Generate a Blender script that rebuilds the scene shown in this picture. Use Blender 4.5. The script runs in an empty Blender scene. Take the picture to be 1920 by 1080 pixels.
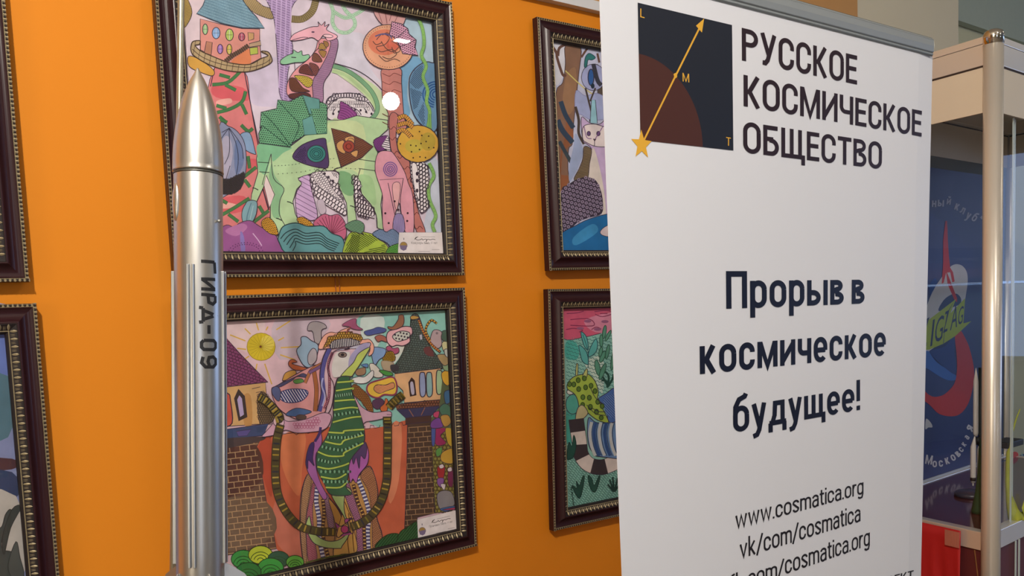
import bpy, bmesh, math, random
from math import sin, cos, pi, radians, atan2, sqrt
from mathutils import Vector, Matrix
from mathutils.geometry import tessellate_polygon
S = bpy.context.scene
COL = S.collection
random.seed(7)
# ------------------------------------------------------------------ camera
F_PX, CX, CY = 1649.9, 960.0, 720.0            # focal length and principal point (the photo is the upper crop of a 4:3 frame)
YAW, PITCH, ROLL = 0.65075, -0.08689, -0.04179
CAM = Vector((0, 0, 1.5))
_f = Vector((sin(YAW)*cos(PITCH), cos(YAW)*cos(PITCH), sin(PITCH)))
_r = Vector((cos(YAW), -sin(YAW), 0)); _u = _r.cross(_f)
RIGHT = _r*cos(ROLL)+_u*sin(ROLL); UP = _u*cos(ROLL)-_r*sin(ROLL); FWD = _f
cam_data = bpy.data.cameras.new('camera'); cam = bpy.data.objects.new('camera', cam_data); COL.objects.link(cam)
cam.matrix_world = Matrix(((RIGHT.x, UP.x, -FWD.x, CAM.x), (RIGHT.y, UP.y, -FWD.y, CAM.y), (RIGHT.z, UP.z, -FWD.z, CAM.z), (0, 0, 0, 1)))
cam_data.sensor_width = 36; cam_data.lens = F_PX/1920*36; cam_data.shift_y = (CY-540)/1920
cam_data.clip_start = .02; cam_data.clip_end = 60
S.camera = cam
S.view_settings.view_transform = 'Standard'; S.view_settings.look = 'None'; S.view_settings.gamma = 1
S.view_settings.use_curve_mapping = False; S.view_settings.exposure = -.13
# ------------------------------------------------------------------ world and lights
w = bpy.data.worlds.new('world'); S.world = w; w.use_nodes = True
bg = w.node_tree.nodes['Background']; bg.inputs[0].default_value = (.86, .93, 1, 1); bg.inputs[1].default_value = .6

def area(name, loc, target, power, size, color, size_y=None):
    l = bpy.data.lights.new(name, 'AREA'); l.energy = power; l.size = size; l.color = color
    if size_y: l.shape = 'RECTANGLE'; l.size_y = size_y
    o = bpy.data.objects.new(name, l); COL.objects.link(o); o.location = loc
    o.rotation_euler = (Vector(target)-Vector(loc)).to_track_quat('-Z', 'Y').to_euler()
    return o
def spot(name, loc, target, power, radius, color, angle, blend=.6):
    l = bpy.data.lights.new(name, 'SPOT'); l.energy = power; l.shadow_soft_size = radius; l.color = color
    l.spot_size = radians(angle); l.spot_blend = blend
    o = bpy.data.objects.new(name, l); COL.objects.link(o); o.location = loc
    o.rotation_euler = (Vector(target)-Vector(loc)).to_track_quat('-Z', 'Y').to_euler()
    return o
spot('ceiling_spot_light', (-.55, -.35, 3.0), (.9, 1.5, 1.2), 235, .03, (1, .93, .83), 150, .3)
spot('ceiling_spot_light', (1.75, -.75, 3.2), (1.2, 1.7, 1.4), 26, .045, (1, .93, .84), 150, .3)
# ------------------------------------------------------------------ helpers
def lin(h):
    h = h.lstrip('#'); h = ''.join(x*2 for x in h) if len(h) == 3 else h; v = [int(h[i:i+2], 16)/255 for i in (0, 2, 4)]
    return tuple((c/12.92 if c <= .04045 else ((c+.055)/1.055)**2.4) for c in v)
_m = {}
def mat(name, col='#808080', rough=.5, metal=0., noise=0., nscale=40., bump=0., emit=0., spec=.5, coat=0.):
    if name in _m: return _m[name]
    m = bpy.data.materials.new(name); m.use_nodes = True; nt = m.node_tree; b = nt.nodes['Principled BSDF']
    c = lin(col) if isinstance(col, str) else col
    b.inputs['Base Color'].default_value = (*c, 1); b.inputs['Roughness'].default_value = rough
    b.inputs['Metallic'].default_value = metal; b.inputs['Specular IOR Level'].default_value = spec
    b.inputs['Coat Weight'].default_value = coat; b.inputs['Coat Roughness'].default_value = .12
    tc = nt.nodes.new('ShaderNodeTexCoord')
    n = nt.nodes.new('ShaderNodeTexNoise'); n.inputs['Scale'].default_value = nscale; n.inputs['Detail'].default_value = 4
    nt.links.new(tc.outputs['Object'], n.inputs['Vector'])
    mx = nt.nodes.new('ShaderNodeMix'); mx.data_type = 'RGBA'
    mx.inputs[6].default_value = (*[x*(1-noise) for x in c], 1); mx.inputs[7].default_value = (*[min(1, x*(1+noise)) for x in c], 1)
    nt.links.new(n.outputs['Fac'], mx.inputs[0]); nt.links.new(mx.outputs[2], b.inputs['Base Color'])
    if bump:
        bp = nt.nodes.new('ShaderNodeBump'); bp.inputs['Strength'].default_value = bump; bp.inputs['Distance'].default_value = .002
        nt.links.new(n.outputs['Fac'], bp.inputs['Height']); nt.links.new(bp.outputs[0], b.inputs['Normal'])
    if emit:
        b.inputs['Emission Color'].default_value = (*c, 1); b.inputs['Emission Strength'].default_value = emit
    _m[name] = m; return m
def glass_mat(name, tint=(1, 1, 1), base=.04, gain=.9, rough=0.):
    if name in _m: return _m[name]
    m = bpy.data.materials.new(name); m.use_nodes = True; nt = m.node_tree; nt.nodes.clear()
    o = nt.nodes.new('ShaderNodeOutputMaterial'); t = nt.nodes.new('ShaderNodeBsdfTransparent'); g = nt.nodes.new('ShaderNodeBsdfGlossy')
    t.inputs[0].default_value = (*tint, 1); g.inputs['Roughness'].default_value = rough
    lw = nt.nodes.new('ShaderNodeLayerWeight'); lw.inputs[0].default_value = .5
    p = nt.nodes.new('ShaderNodeMath'); p.operation = 'POWER'; p.inputs[1].default_value = 4.5
    ma = nt.nodes.new('ShaderNodeMath'); ma.operation = 'MULTIPLY_ADD'; ma.inputs[1].default_value = gain; ma.inputs[2].default_value = base
    mx = nt.nodes.new('ShaderNodeMixShader')
    nt.links.new(lw.outputs['Facing'], p.inputs[0]); nt.links.new(p.outputs[0], ma.inputs[0]); nt.links.new(ma.outputs[0], mx.inputs[0])
    nt.links.new(t.outputs[0], mx.inputs[1]); nt.links.new(g.outputs[0], mx.inputs[2]); nt.links.new(mx.outputs[0], o.inputs[0])
    _m[name] = m; return m
def paint_mat(name, rough=.75, amt=.12, scale=28.):
    """printed or painted colours stored per face, with a little watercolour mottling"""
    if name in _m: return _m[name]
    m = bpy.data.materials.new(name); m.use_nodes = True; nt = m.node_tree; b = nt.nodes['Principled BSDF']
    a = nt.nodes.new('ShaderNodeAttribute'); a.attribute_name = 'Col'
    tc = nt.nodes.new('ShaderNodeTexCoord'); n = nt.nodes.new('ShaderNodeTexNoise'); n.inputs['Scale'].default_value = scale; n.inputs['Detail'].default_value = 5
    nt.links.new(tc.outputs['Object'], n.inputs['Vector'])
    r = nt.nodes.new('ShaderNodeMapRange'); r.inputs['To Min'].default_value = 1-amt; r.inputs['To Max'].default_value = 1+amt
    r.inputs['From Min'].default_value = .3; r.inputs['From Max'].default_value = .7
    nt.links.new(n.outputs['Fac'], r.inputs[0])
    v = nt.nodes.new('ShaderNodeVectorMath'); v.operation = 'SCALE'
    nt.links.new(a.outputs['Color'], v.inputs[0]); nt.links.new(r.outputs[0], v.inputs['Scale'])
    nt.links.new(v.outputs[0], b.inputs['Base Color']); b.inputs['Roughness'].default_value = rough; b.inputs['Specular IOR Level'].default_value = .25
    _m[name] = m; return m
def link(name, me, mats, parent=None, smooth=False):
    o = bpy.data.objects.new(name, me); COL.objects.link(o)
    for m in (mats if isinstance(mats, (list, tuple)) else [mats]): me.materials.append(m)
    if smooth:
        for p in me.polygons: p.use_smooth = True
    if parent is not None: o.parent = parent
    return o
def tag(o, label=None, cat=None, group=None, kind=None):
    if label: o['label'] = label
    if cat: o['category'] = cat
    if group: o['group'] = group
    if kind: o['kind'] = kind
    return o
def empty(name, loc=(0, 0, 0), mw=None):
    o = bpy.data.objects.new(name, None); COL.objects.link(o); o.empty_display_size = .05
    if mw is not None: o.matrix_world = mw
    else: o.location = loc
    return o
class MB:
    """collects faces into one mesh"""
    def __init__(s): s.v = []; s.f = []; s.mi = []; s.c = []
    def face(s, pts, mi=0, c=None):
        k = len(s.v); s.v += [tuple(p) for p in pts]; s.f.append(tuple(range(k, k+len(pts)))); s.mi.append(mi); s.c.append(c)
    def quads(s, vs, fs, mi=0, c=None):
        k = len(s.v); s.v += [tuple(p) for p in vs]
        for f in fs: s.f.append(tuple(i+k for i in f)); s.mi.append(mi); s.c.append(c)
    def box(s, a, b, mi=0, c=None):
        x0, y0, z0 = a; x1, y1, z1 = b
        s.hexa([(x0,y0,z0),(x1,y0,z0),(x1,y1,z0),(x0,y1,z0),(x0,y0,z1),(x1,y0,z1),(x1,y1,z1),(x0,y1,z1)], mi, c)
    def hexa(s, v, mi=0, c=None):
        s.quads(v, [(3,2,1,0),(4,5,6,7),(0,1,5,4),(1,2,6,5),(2,3,7,6),(3,0,4,7)], mi, c)
    def prism(s, pts, d, mi=0, c=None):
        """extrude polygon pts (3D) by vector d, with capped ends"""
        pts = [Vector(p) for p in pts]; d = Vector(d); n = len(pts); k = len(s.v)
        s.v += [tuple(p) for p in pts]+[tuple(p+d) for p in pts]
        for t in tessellate_polygon([pts]):
            s.f.append(tuple(k+i for i in t)); s.f.append(tuple(k+n+i for i in reversed(t))); s.mi += [mi, mi]; s.c += [c, c]
        for i in range(n):
            j = (i+1) % n; s.f.append((k+i, k+j, k+n+j, k+n+i)); s.mi.append(mi); s.c.append(c)
    def lathe(s, prof, n=32, mi=0, M=None, c=None):
        """prof: list of (radius, height)"""
        M = M or Matrix(); k = len(s.v)
        for r, h in prof:
            for i in range(n):
                a = 2*pi*i/n; s.v.append(tuple(M @ Vector((r*cos(a), r*sin(a), h))))
        for j in range(len(prof)-1):
            for i in range(n):
                a = k+j*n+i; b = k+j*n+(i+1) % n; s.f.append((a, b, b+n, a+n)); s.mi.append(mi); s.c.append(c)
        s.f.append(tuple(k+i for i in reversed(range(n)))); s.mi.append(mi); s.c.append(c)
        q = k+(len(prof)-1)*n; s.f.append(tuple(q+i for i in range(n))); s.mi.append(mi); s.c.append(c)
    def tube(s, pts, r, n=10, mi=0, c=None):
        pts = [Vector(p) for p in pts]; k = len(s.v); up0 = Vector((0, 0, 1))
        rs = r if isinstance(r, (list, tuple)) else [r]*len(pts)
        for i, p in enumerate(pts):
            t = (pts[min(i+1, len(pts)-1)]-pts[max(i-1, 0)]).normalized()
            u = t.cross(up0 if abs(t.z) < .9 else Vector((1, 0, 0))).normalized(); v = t.cross(u)
            for j in range(n):
                a = 2*pi*j/n; s.v.append(tuple(p+(u*cos(a)+v*sin(a))*rs[i]))
        for i in range(len(pts)-1):
            for j in range(n):
                a = k+i*n+j; b = k+i*n+(j+1) % n; s.f.append((a, b, b+n, a+n)); s.mi.append(mi); s.c.append(c)
        s.f.append(tuple(k+i for i in reversed(range(n)))); s.f.append(tuple(k+(len(pts)-1)*n+i for i in range(n))); s.mi += [mi]*2; s.c += [c]*2
    def build(s, name, mats, parent=None, smooth=False):
        me = bpy.data.meshes.new(name); me.from_pydata(s.v, [], s.f)
        for p, i in zip(me.polygons, s.mi): p.material_index = i
        if any(c is not None for c in s.c):
            at = me.color_attributes.new('Col', 'FLOAT_COLOR', 'CORNER')
            for p, c in zip(me.polygons, s.c):
                c = c or (1, 1, 1)
                for li in p.loop_indices: at.data[li].color = (*c, 1)
        me.update()
        return link(name, me, mats, parent, smooth)
def bevel(o, w, seg=2):
    b = o.modifiers.new('bevel', 'BEVEL'); b.width = w; b.segments = seg; b.limit_method = 'ANGLE'; return o

def ray(x, y):
    return (FWD+RIGHT*((x-CX)/F_PX)-UP*((y-CY)/F_PX)).normalized()
class Plane:
    """a flat surface in the room: origin, x direction, up direction (normal points to the viewer)"""
    def __init__(s, o, ex, up):
        s.o = Vector(o); s.ex = Vector(ex).normalized(); up = Vector(up); s.up = (up-up.dot(s.ex)*s.ex).normalized(); s.n = s.ex.cross(s.up)
    def mw(s):
        e, u, n, o = s.ex, s.up, s.n, s.o
        return Matrix(((e.x, u.x, n.x, o.x), (e.y, u.y, n.y, o.y), (e.z, u.z, n.z, o.z), (0, 0, 0, 1)))
    def uv(s, x, y, lift=0.):
        d = ray(x, y); o = s.o+s.n*lift; t = (o-CAM).dot(s.n)/d.dot(s.n); p = CAM+d*t-s.o
        return (p.dot(s.ex), p.dot(s.up))
    def at(s, x, y, lift=0.):
        u, v = s.uv(x, y, lift); return s.o+s.ex*u+s.up*v+s.n*lift
def spline(pts, closed=True, k=4):
    n = len(pts)
    if n < 3: return pts
    out = []
    for i in range(n if closed else n-1):
        g = (lambda j: pts[j % n]) if closed else (lambda j: pts[max(0, min(n-1, j))])
        p0, p1, p2, p3 = g(i-1), g(i), g(i+1), g(i+2)
        for q in range(k):
            t = q/k
            out.append(tuple(.5*((2*p1[a])+(-p0[a]+p2[a])*t+(2*p0[a]-5*p1[a]+4*p2[a]-p3[a])*t*t+(-p0[a]+3*p1[a]-3*p2[a]+p3[a])*t**3) for a in (0, 1)))
    if not closed: out.append(pts[-1])
    return out
ZR = {0: (0, 0, 1), 1: (280, 0, 4.5), 2: (560, 0, 4.5), 3: (400, 220, 3.857), 4: (640, 220, 3.484), 5: (400, 540, 4.154), 6: (640, 540, 4.154),
      7: (400, 790, 3.724), 8: (640, 790, 3.724), 9: (980, 0, 4), 10: (980, 260, 4), 11: (1000, 530, 4.32), 12: (1000, 760, 4.32),
      13: (1680, 200, 3.6), 14: (1680, 480, 3.6), 15: (1680, 760, 3.375), 16: (0, 540, 2), 17: (1120, 0, 3.375)}
def inside(p, poly):
    x, y = p; r = False; j = len(poly)-1
    for i in range(len(poly)):
        xi, yi = poly[i]; xj, yj = poly[j]
        if (yi > y) != (yj > y) and x < (xj-xi)*(y-yi)/(yj-yi)+xi: r = not r
        j = i
    return r
class Art:
    """a drawing: flat paint shapes laid over each other on one sheet"""
    def __init__(s, plane, lift, step=.000009):
        s.p = plane; s.mb = MB(); s.z = lift; s.l0 = lift; s.step = step
    def pts(s, txt, sm=None, closed=True):
        out = []
        for seg in txt.split('|'):
            t = seg.split(); ox, oy, k = ZR[int(t[0])]
            for q in t[1:]:
                a, b = q.split(','); out.append((ox+float(a)/k, oy+float(b)/k))
        if sm: out = spline(out, closed)
        return out
    def loc(s, q): return [s.p.uv(x, y, s.l0) for x, y in q]
    def poly(s, uv, c):
        s.z += s.step; v = [Vector((a, b, 0)) for a, b in uv]
        vs = [(a, b, s.z) for a, b in uv]; k = len(s.mb.v); s.mb.v += vs; cc = lin(c)
        for t in tessellate_polygon([v]):
            a, b, d = (v[i] for i in t); t = t if (b-a).cross(d-a).z > 0 else tuple(reversed(t))
            s.mb.f.append(tuple(k+i for i in t)); s.mb.mi.append(0); s.mb.c.append(cc)
    def strip(s, q, c, w, closed=False):
        """q: pixel points, w: width in photo pixels"""
        s.z += s.step; cc = lin(c); n = len(q); w = w*1.25 if w < 3 else w
        if n < 2: return
        L = []
        for i in range(n):
            a = q[i-1] if (i or closed) else q[0]; b = q[(i+1) % n] if (i < n-1 or closed) else q[-1]
            dx, dy = b[0]-a[0], b[1]-a[1]; l = math.hypot(dx, dy) or 1; nx, ny = -dy/l*w/2, dx/l*w/2
            L.append(((q[i][0]+nx, q[i][1]+ny), (q[i][0]-nx, q[i][1]-ny)))
        k = len(s.mb.v)
        for a, b in L:
            for pq in (a, b):
                u, v = s.p.uv(*pq, s.l0); s.mb.v.append((u, v, s.z))
        for i in range(n if closed else n-1):
            j = (i+1) % n; s.mb.f.append((k+2*i, k+2*i+1, k+2*j+1, k+2*j)); s.mb.mi.append(0); s.mb.c.append(cc)
    def f(s, c, txt, ol='#3a3040', w=1.0, sm=1):
        q = s.pts(txt, sm); s.poly(s.loc(q), c)
        if ol: s.strip(q, ol, w, True)
        return q
    def l(s, c, txt, w=1.0, sm=1, closed=False):
        q = s.pts(txt, sm, closed); s.strip(q, c, w, closed); return q
    def ell(s, c, cx, cy, rx, ry, ol=None, w=.8, rot=0, n=20):
        q = []
        for i in range(n):
            a = 2*pi*i/n; x, y = rx*cos(a), ry*sin(a); q.append((cx+x*cos(rot)-y*sin(rot), cy+x*sin(rot)+y*cos(rot)))
        if c: s.poly(s.loc(q), c)
        if ol: s.strip(q, ol, w, True)
        return q
    def e(s, c, z, cx, cy, rx, ry, ol=None, w=.8, rot=0, n=20):
        ox, oy, k = ZR[z]; return s.ell(c, ox+cx/k, oy+cy/k, rx/k, ry/k, ol, w, rot, n)
    def dots(s, q, c, step=3.2, r=.7, ang=.2, jit=0., n=6):
        r *= 1.3
        xs = [a for a, b in q]; ys = [b for a, b in q]; cx, cy = sum(xs)/len(xs), sum(ys)/len(ys)
        R = max(max(xs)-min(xs), max(ys)-min(ys)); m = int(R/step)+1
        for i in range(-m, m):
            for j in range(-m, m):
                a, b = i*step+(j % 2)*step/2+random.uniform(-jit, jit), j*step+random.uniform(-jit, jit)
                p = (cx+a*cos(ang)-b*sin(ang), cy+a*sin(ang)+b*cos(ang))
                if inside(p, q) and inside((p[0]+r, p[1]), q) and inside((p[0]-r, p[1]), q): s.ell(c, p[0], p[1], r, r, n=n); s.z -= s.step
        s.z += s.step
    def hatch(s, q, c, step=3., w=.7, ang=.5, wob=0., lo=None):
        xs = [a for a, b in q]; ys = [b for a, b in q]; cx, cy = sum(xs)/len(xs), sum(ys)/len(ys)
        R = max(max(xs)-min(xs), max(ys)-min(ys)); m = int(R/step)+1
        for i in range(-m, m):
            run = []; K = max(12, int(R/1.2))
            for k in range(-K, K+1):
                t = k*R/K; b = i*step+wob*sin(t*.9+i); p = (cx+t*cos(ang)-b*sin(ang), cy+t*sin(ang)+b*cos(ang))
                if inside(p, q): run.append(p)
                else:
                    if len(run) > 1: s.strip(run if wob else [run[0], run[-1]], c, w); s.z -= s.step
                    run = []
            if len(run) > 1: s.strip(run if wob else [run[0], run[-1]], c, w); s.z -= s.step
        s.z += s.step
    def rings(s, q, c, step=6., r=2.4, w=.6, ang=0., asp=1.0):
        xs = [a for a, b in q]; ys = [b for a, b in q]; cx, cy = sum(xs)/len(xs), sum(ys)/len(ys)
        R = max(max(xs)-min(xs), max(ys)-min(ys)); m = int(R/step)+1
        for i in range(-m, m):
            for j in range(-m, m):
                a, b = i*step+(j % 2)*step/2, j*step*asp
                p = (cx+a*cos(ang)-b*sin(ang), cy+a*sin(ang)+b*cos(ang))
                if inside(p, q): s.ell(None, p[0], p[1], r, r*asp, c, w, ang, 10); s.z -= s.step
        s.z += s.step
    def bricks(s, q, c, bw=14, bh=6.5, w=1.1, ang=0.):
        s.hatch(q, c, bh, w, ang)
        xs = [a for a, b in q]; ys = [b for a, b in q]; cx, cy = sum(xs)/len(xs), sum(ys)/len(ys)
        R = max(max(xs)-min(xs), max(ys)-min(ys)); m = int(R/bh)+1
        for j in range(-m, m):
            for i in range(-m, m):
                a, b = i*bw+(j % 2)*bw/2+random.uniform(-1, 1), j*bh; g = []
                for bb in (b, b+bh):
                    g.append((cx+a*cos(ang)-bb*sin(ang), cy+a*sin(ang)+bb*cos(ang)))
                if inside(g[0], q) and inside(g[1], q): s.strip(g, c, w); s.z -= s.step
        s.z += s.step
    def arcs(s, c, cx, cy, r0, r1, step, a0, a1, w=.8, asp=1.):
        r = r0
        while r <= r1:
            s.strip([(cx+r*cos(a0+(a1-a0)*i/14), cy+r*asp*sin(a0+(a1-a0)*i/14)) for i in range(15)], c, w); r += step; s.z -= s.step
        s.z += s.step
    def bands(s, q, c, n, w, hw):
        """short bars across a path q (pixels)"""
        L = [0]
        for i in range(1, len(q)): L.append(L[-1]+math.dist(q[i], q[i-1]))
        for k in range(n):
            t = (k+.5)/n*L[-1]; i = max(j for j in range(len(L)) if L[j] <= t); i = min(i, len(q)-2)
            f = (t-L[i])/max(1e-6, L[i+1]-L[i]); x = q[i][0]+(q[i+1][0]-q[i][0])*f; y = q[i][1]+(q[i+1][1]-q[i][1])*f
            dx, dy = q[i+1][0]-q[i][0], q[i+1][1]-q[i][1]; l = math.hypot(dx, dy) or 1
            s.strip([(x-dy/l*hw, y+dx/l*hw), (x+dy/l*hw, y-dx/l*hw)], c if isinstance(c, str) else c[k % len(c)], w); s.z -= s.step
        s.z += s.step
# text as mesh outlines
_tc = bpy.data.curves.new('lettering', 'FONT'); _tc.resolution_u = 3; _to = bpy.data.objects.new('lettering', _tc); COL.objects.link(_to)
def glyphs(body, spacing=1.0):
    _tc.body = body; _tc.space_character = spacing
    dg = bpy.context.evaluated_depsgraph_get(); dg.update()
    me = bpy.data.meshes.new_from_object(_to.evaluated_get(dg))
    vs = [(v.co.x, v.co.y) for v in me.vertices]; fs = [tuple(p.vertices) for p in me.polygons]; bpy.data.meshes.remove(me)
    xs = [v[0] for v in vs]; ys = [v[1] for v in vs]
    return vs, fs, (min(xs), max(xs), min(ys), max(ys))
def put_text(art, body, lb, rb, top, ref='П', c='#1c1e2c', base_from=0, spacing=1.0, real=None):
    """body written between the base points lb and rb (photo pixels on the plane); top is the top of glyph ref above either end"""
    p = art.p; a = Vector((*p.uv(*lb, art.l0), 0)); b = Vector((*p.uv(*rb, art.l0), 0)); t = Vector((*p.uv(*top, art.l0), 0))
    ex = (b-a).normalized(); ey = Vector((-ex.y, ex.x, 0)); h = (t-a).dot(ey)
    _, _, rbx = glyphs(ref); rh = rbx[3] if ref not in 'cosw' else rbx[3]
    vs, fs, bb = glyphs(body, spacing); sx = (b-a).length/(bb[1]-bb[0]); sy = h/rh
    art.z += art.step; k = len(art.mb.v); cc = lin(c)
    for x, y in vs:
        q = a+ex*(x-bb[0])*sx+ey*y*sy; art.mb.v.append((q.x, q.y, art.z))
    for f in fs: art.mb.f.append(tuple(i+k for i in f)); art.mb.mi.append(0); art.mb.c.append(cc)
    return sx, sy
# ------------------------------------------------------------------ materials
ORANGE = mat('orange_wall_paint', (.76, .250, .014), .6, noise=.03, nscale=3, spec=.2)
BURG = mat('burgundy_lacquer', '#30161b', .30, noise=.1, nscale=20, spec=.35)
GOLD = mat('antique_gold', '#a69878', .45, .4, noise=.25, nscale=300, bump=.3)
DARK = mat('dark_recess', '#1b1012', .6)
PAPER = paint_mat('watercolour_paint')
PGLASS = glass_mat('picture_glass', base=.07)
# ------------------------------------------------------------------ the room
WY = 1.7277; WX1 = 2.871
def slab(name, a, b, m, label=None):
    mb = MB(); mb.box(a, b); o = mb.build(name, m); o['kind'] = 'structure'
    if label: o['label'] = label
    return o
RAILZ = 2.252
slab('wall_back', (-5.5, WY, 0), (WX1, WY+.15, RAILZ+.024), ORANGE, 'orange painted wall carrying the framed drawings')
slab('wall_upper', (-5.5, WY, RAILZ+.0245), (WX1, WY+.15, 3.35), mat('ochre_paint', '#b98a52', .7, noise=.04, nscale=3), 'ochre upper wall above the picture rail')
slab('trim_1', (-5.5, WY-.022, RAILZ), (WX1, WY-.0005, RAILZ+.024), mat('white_rail', '#d5d6da', .4, noise=.03), 'white picture rail along the top of the orange wall')
BEIGE = mat('beige_plaster', '#cac3ae', .8, noise=.04, nscale=4)
slab('wall_right', (WX1+.0005, WY, 0), (3.582, WY+.15, 3.35), BEIGE, 'beige wall section beyond the orange wall')
slab('wall_far', (3.59, 2.3, 0), (9.6, 2.45, 3.35), mat('olive_plaster', '#d2cfae', .85, noise=.05, nscale=3), 'grey olive wall seen past the showcase')
slab('floor', (-6, -6, -.1), (9.6, 3.45, 0), mat('floor_tile', '#8a7f72', .35, noise=.12, nscale=6))
REARM = mat('rear_wall_paint', '#a9aa9e', .8, noise=.04, nscale=3)
slab('wall_front', (-5.5, -5.4, 0), (9.6, -5.2, 3.35), REARM); slab('wall_left', (-5.7, -5.4, 0), (-5.5, WY+.15, 3.35), mat('cream_wall', '#dccb9c', .8, noise=.03, nscale=3))
SKYP = mat('window_daylight', '#dbe8ff', .5, emit=3.2); WFR = mat('window_frame_paint', '#d8d8d4', .4)
def unseen_window(n_, a_, b_, ax, m_=None):
    # a_, b_: opposite corners on the wall face; ax: axis the pane faces
    mb = MB(); lo = [min(p, q) for p, q in zip(a_, b_)]; hi = [max(p, q) for p, q in zip(a_, b_)]; mb.box(lo, hi); o_ = mb.build('window_%d' % n_, m_ or SKYP); o_['kind'] = 'structure'
    mb = MB(); t_ = .05
    u_ = 1-ax
    for q0, q1, z0, z1 in ((lo[u_]-t_, hi[u_]+t_, lo[2]-t_, lo[2]), (lo[u_]-t_, hi[u_]+t_, hi[2], hi[2]+t_), (lo[u_]-t_, lo[u_], lo[2], hi[2]), (hi[u_], hi[u_]+t_, lo[2], hi[2])):
        p0 = [0, 0, z0]; p1 = [0, 0, z1]; p0[u_], p1[u_] = q0, q1; p0[ax], p1[ax] = lo[ax]-.01, hi[ax]+.02; mb.box(p0, p1)
    mb.build('window_frame', WFR, o_)
unseen_window(1, (-1.9, -5.2, .8), (-.5, -5.18, 2.6), 1); unseen_window(2, (3.42, -5.2, .76), (3.66, -5.18, 1.22), 1, mat('window_bright', '#e8f0ff', .5, emit=15.))  # first pane is unseen, added to put bright strips in the rocket metal
unseen_window(3, (-5.5, -3.6, .9), (-5.48, -1.6, 2.6), 0, mat('window_warm', '#fff0d8', .5, emit=6.))  # unseen glowing pane added to brighten everything from the left
slab('wall_end', (9.6, -5.4, 0), (9.8, 3.45, 3.35), REARM)
unseen_window(4, (9.58, -3.8, .8), (9.6, -.4, 2.8), 0, mat('window_cool', '#a9c8ff', .5, emit=3.))  # unseen pane added for cool light on the showcase's right side
CEIL = mat('ceiling_paint', '#dcdad2', .85, noise=.03, nscale=3)
slab('ceiling', (-6, -6, 3.35), (9.6, 3.45, 3.45), CEIL)
for k_, (x_, y_) in enumerate(((-1.3, -1.9), (.5, -2.2), (-1.3, -3.9), (.5, -4.2), (4.9, .2), (6.9, .2))):  # unseen panels added to brighten the rocket nose, ceiling and far wall
    mb = MB(); mb.box((x_-.3, y_-.3, 3.325), (x_+.3, y_+.3, 3.3495)); o = mb.build('ceiling_panel', mat('panel_glow', '#fff1dc', .5, emit=3.)); tag(o, 'square white ceiling light panel glowing in the room facing the pictures', 'lamp', 'ceiling light panels')
mb = MB(); mb.box((3.64, 2.25, 2.86), (9.59, 2.29, 3.345)); o = mb.build('trim_2', mat('soffit_paint', '#aeb8aa', .85, noise=.04)); tag(o, 'grey green ceiling soffit over the far wall', kind='structure')
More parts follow.
